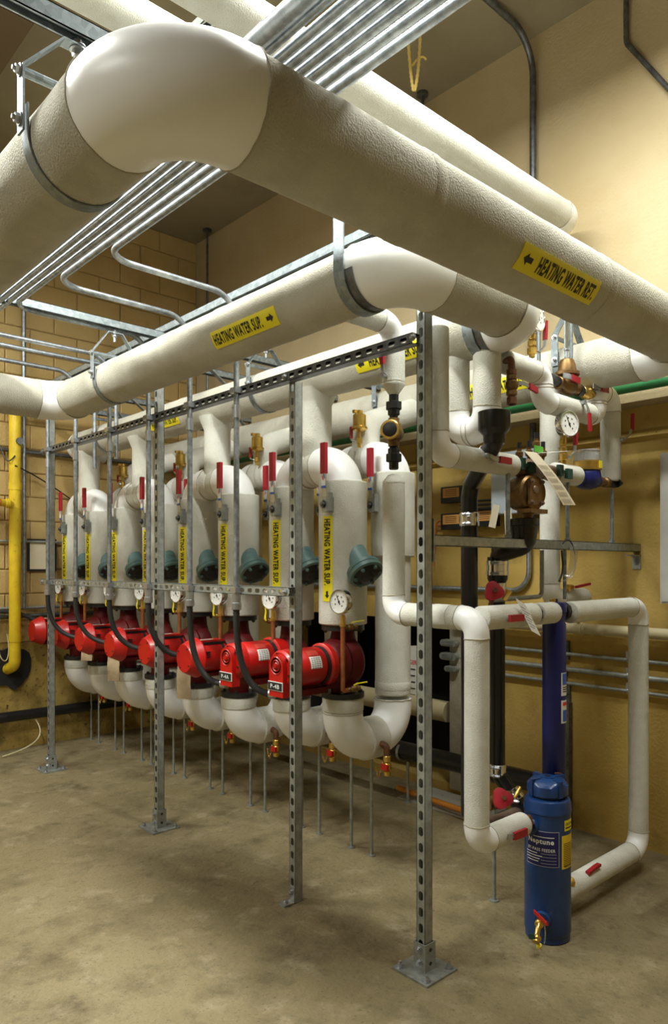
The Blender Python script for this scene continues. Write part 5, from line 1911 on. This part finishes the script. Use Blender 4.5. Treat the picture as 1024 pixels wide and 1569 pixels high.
for i, (z_, x1, rr, mt) in enumerate(((2.44, 3.75, .018, 'steel_dark'), (1.70, 3.0, .011, 'galv_dull'), (1.155, 3.75, .013, 'galv_dull'), (1.09, 3.6, .017, 'steel_dark'))):
    solo('wall_conduit', MB().tube([(.2, 6.10, z_), (x1, 6.10, z_)], rr, 12), mt, 'level %s conduit on the block wall, %s of four' % (('dark' if mt == 'steel_dark' else 'grey'), ('highest', 'second highest', 'third', 'lowest')[i]), 'conduit')
solo('floor_pipe', MB().tube([(.1, 6.05, .285), (3.3, 6.05, .285)], .042, 18), 'black_abs', 'thick black pipe low along the block wall', 'pipe')
r = thing('framed_notice', (2.24, 6.13, 1.46), 'small black framed sheet on the block wall beside the conduit', 'notice')
mk('frame', MB().box((2.29, 6.125, 1.59), (.24, .014, .27)), 'black', r)
mk('sheet', MB().box((2.29, 6.117, 1.59), (.205, .004, .235)), 'cream_card', r)
m = MB().tube(bez((1.7, 6.11, 2.62), (2.0, 6.0, 2.60), (1.9, 6.0, 2.2), (2.02, 5.97, 2.38), 16), .005, 6)
m.tube(bez((2.02, 5.97, 2.30), (2.25, 6.1, 2.25), (2.5, 6.1, 2.1), (2.75, 6.11, 1.92), 16), .006, 6)
solo('loose_cable', m, 'black', 'thin loose black cable hanging across the yellow gas pipe', 'cable')
solo('loose_cable', MB().tube(bez((2.17, 6.08, .30), (2.27, 6.0, .15), (2.28, 5.95, .05), (1.9, 5.9, .012), 20), .006, 6), 'cream_pipe', 'pale loose cable drooping onto the floor at the block wall', 'cable')
solo('loose_cable', MB().tube(bez((1.95, 6.10, 1.10), (1.85, 6.05, .7), (2.05, 6.05, .6), (2.0, 6.10, .95), 20), .005, 6), 'cream_pipe', 'pale looped cable behind the foot of the yellow gas pipe', 'cable')
# hole where the gas pipe enters
m = MB()
n = 22
c = Vector((gx - .0, 6.128, .68))
ring_ = [(c.x + (.17 + .05 * noise.noise(Vector((math.cos(a) * 1.5, math.sin(a) * 1.5, 3)))) * math.cos(a), c.y - .010, c.z + (.17 + .06 * noise.noise(Vector((math.cos(a) * 2, math.sin(a) * 2, 7)))) * math.sin(a)) for a in [2 * PI * k / n for k in range(n)]]
m.add(ring_ + [(x, y + .03, z_) for x, y, z_ in ring_], [tuple(range(n))] + [(k, (k + 1) % n, n + (k + 1) % n, n + k) for k in range(n)])
solo('wall_hole', m, 'dark_void', 'ragged dark hole in the block wall behind the yellow pipe elbow', 'hole')
# pump 1 feed on the wall
fine = bez((1.75, 6.06, 1.12), (2.0, 6.06, 1.15), (2.1, 6.05, 1.13), (2.22, 5.99, 1.03), 40)
solo('flexible_conduit', MB().tube(fine, [.016 if j % 2 else .0135 for j in range(41)], 10), 'black_rubber', 'black flexible conduit reaching the pump nearest the block wall from the wall', 'flexible conduit')

# ================================================================== rods in the ceiling, rope
for i, (x, y, z0, z1) in enumerate(((3.71, 5.81, 2.9, ZC), (3.70, 3.16, 3.5, ZC), (1.747, 2.34, 3.42, ZC), (1.71, 2.04, 3.45, ZC), (1.12, 2.32, 3.46, ZC))):
    nm = ['dark rod hanging from the ceiling in the far corner', 'dark rod with a round ceiling plate near the plaster wall', 'thin rod from the ceiling to the rear overhead pipe beside the bundle', 'thin rod from the ceiling to the front overhead pipe', 'thin rod from the ceiling above the big elbow'][i]
    m = MB().cyl((x, y, z0), (x, y, z1), .011 if i < 2 else .009, n=8)
    if i < 2:
        m.cyl((x, y, z1 - .02), (x, y, z1), .04, n=16)
    solo('ceiling_rod', m, 'steel_dark' if i < 2 else 'galv', nm, 'rod')
ro = Vector((2.975, 2.60, 0))
dr = Vector((.74, -.67, 0))


def rpt(a, z_):
    return ro + dr * a + Vector((0, 0, z_))


rp = bez(rpt(-.035, 4.56), rpt(-.04, 4.4), rpt(-.02, 4.15), rpt(-.004, 4.085), 30) + bez(rpt(.004, 4.085), rpt(.03, 4.2), rpt(.035, 4.4), rpt(.035, 4.56), 30)
m = MB().tube(rp, [.0095 if j % 2 else .0070 for j in range(len(rp))], 8)
m.tube(bez(rpt(-.01, 4.22), rpt(.01, 4.25), rpt(.05, 4.29), rpt(.065, 4.25), 10), .006, 6)
m.tube([rpt(-.035, 4.55), rpt(-.02, 4.60), rpt(.02, 4.60), rpt(.035, 4.55)], .008, 8)
m.cyl(rpt(0, 4.60), rpt(0, ZC), .008, n=8)
solo('rope_loop', m, 'rope', 'yellow rope loop hanging from the ceiling behind the conduit bundle', 'rope')

solo('cross_strut', strut((1.43, 1.92, 3.50), (0, 1, 0), (0, 0, -1), .72, False), 'galv_dull', 'short strut across the two slim overhead pipes', 'strut')
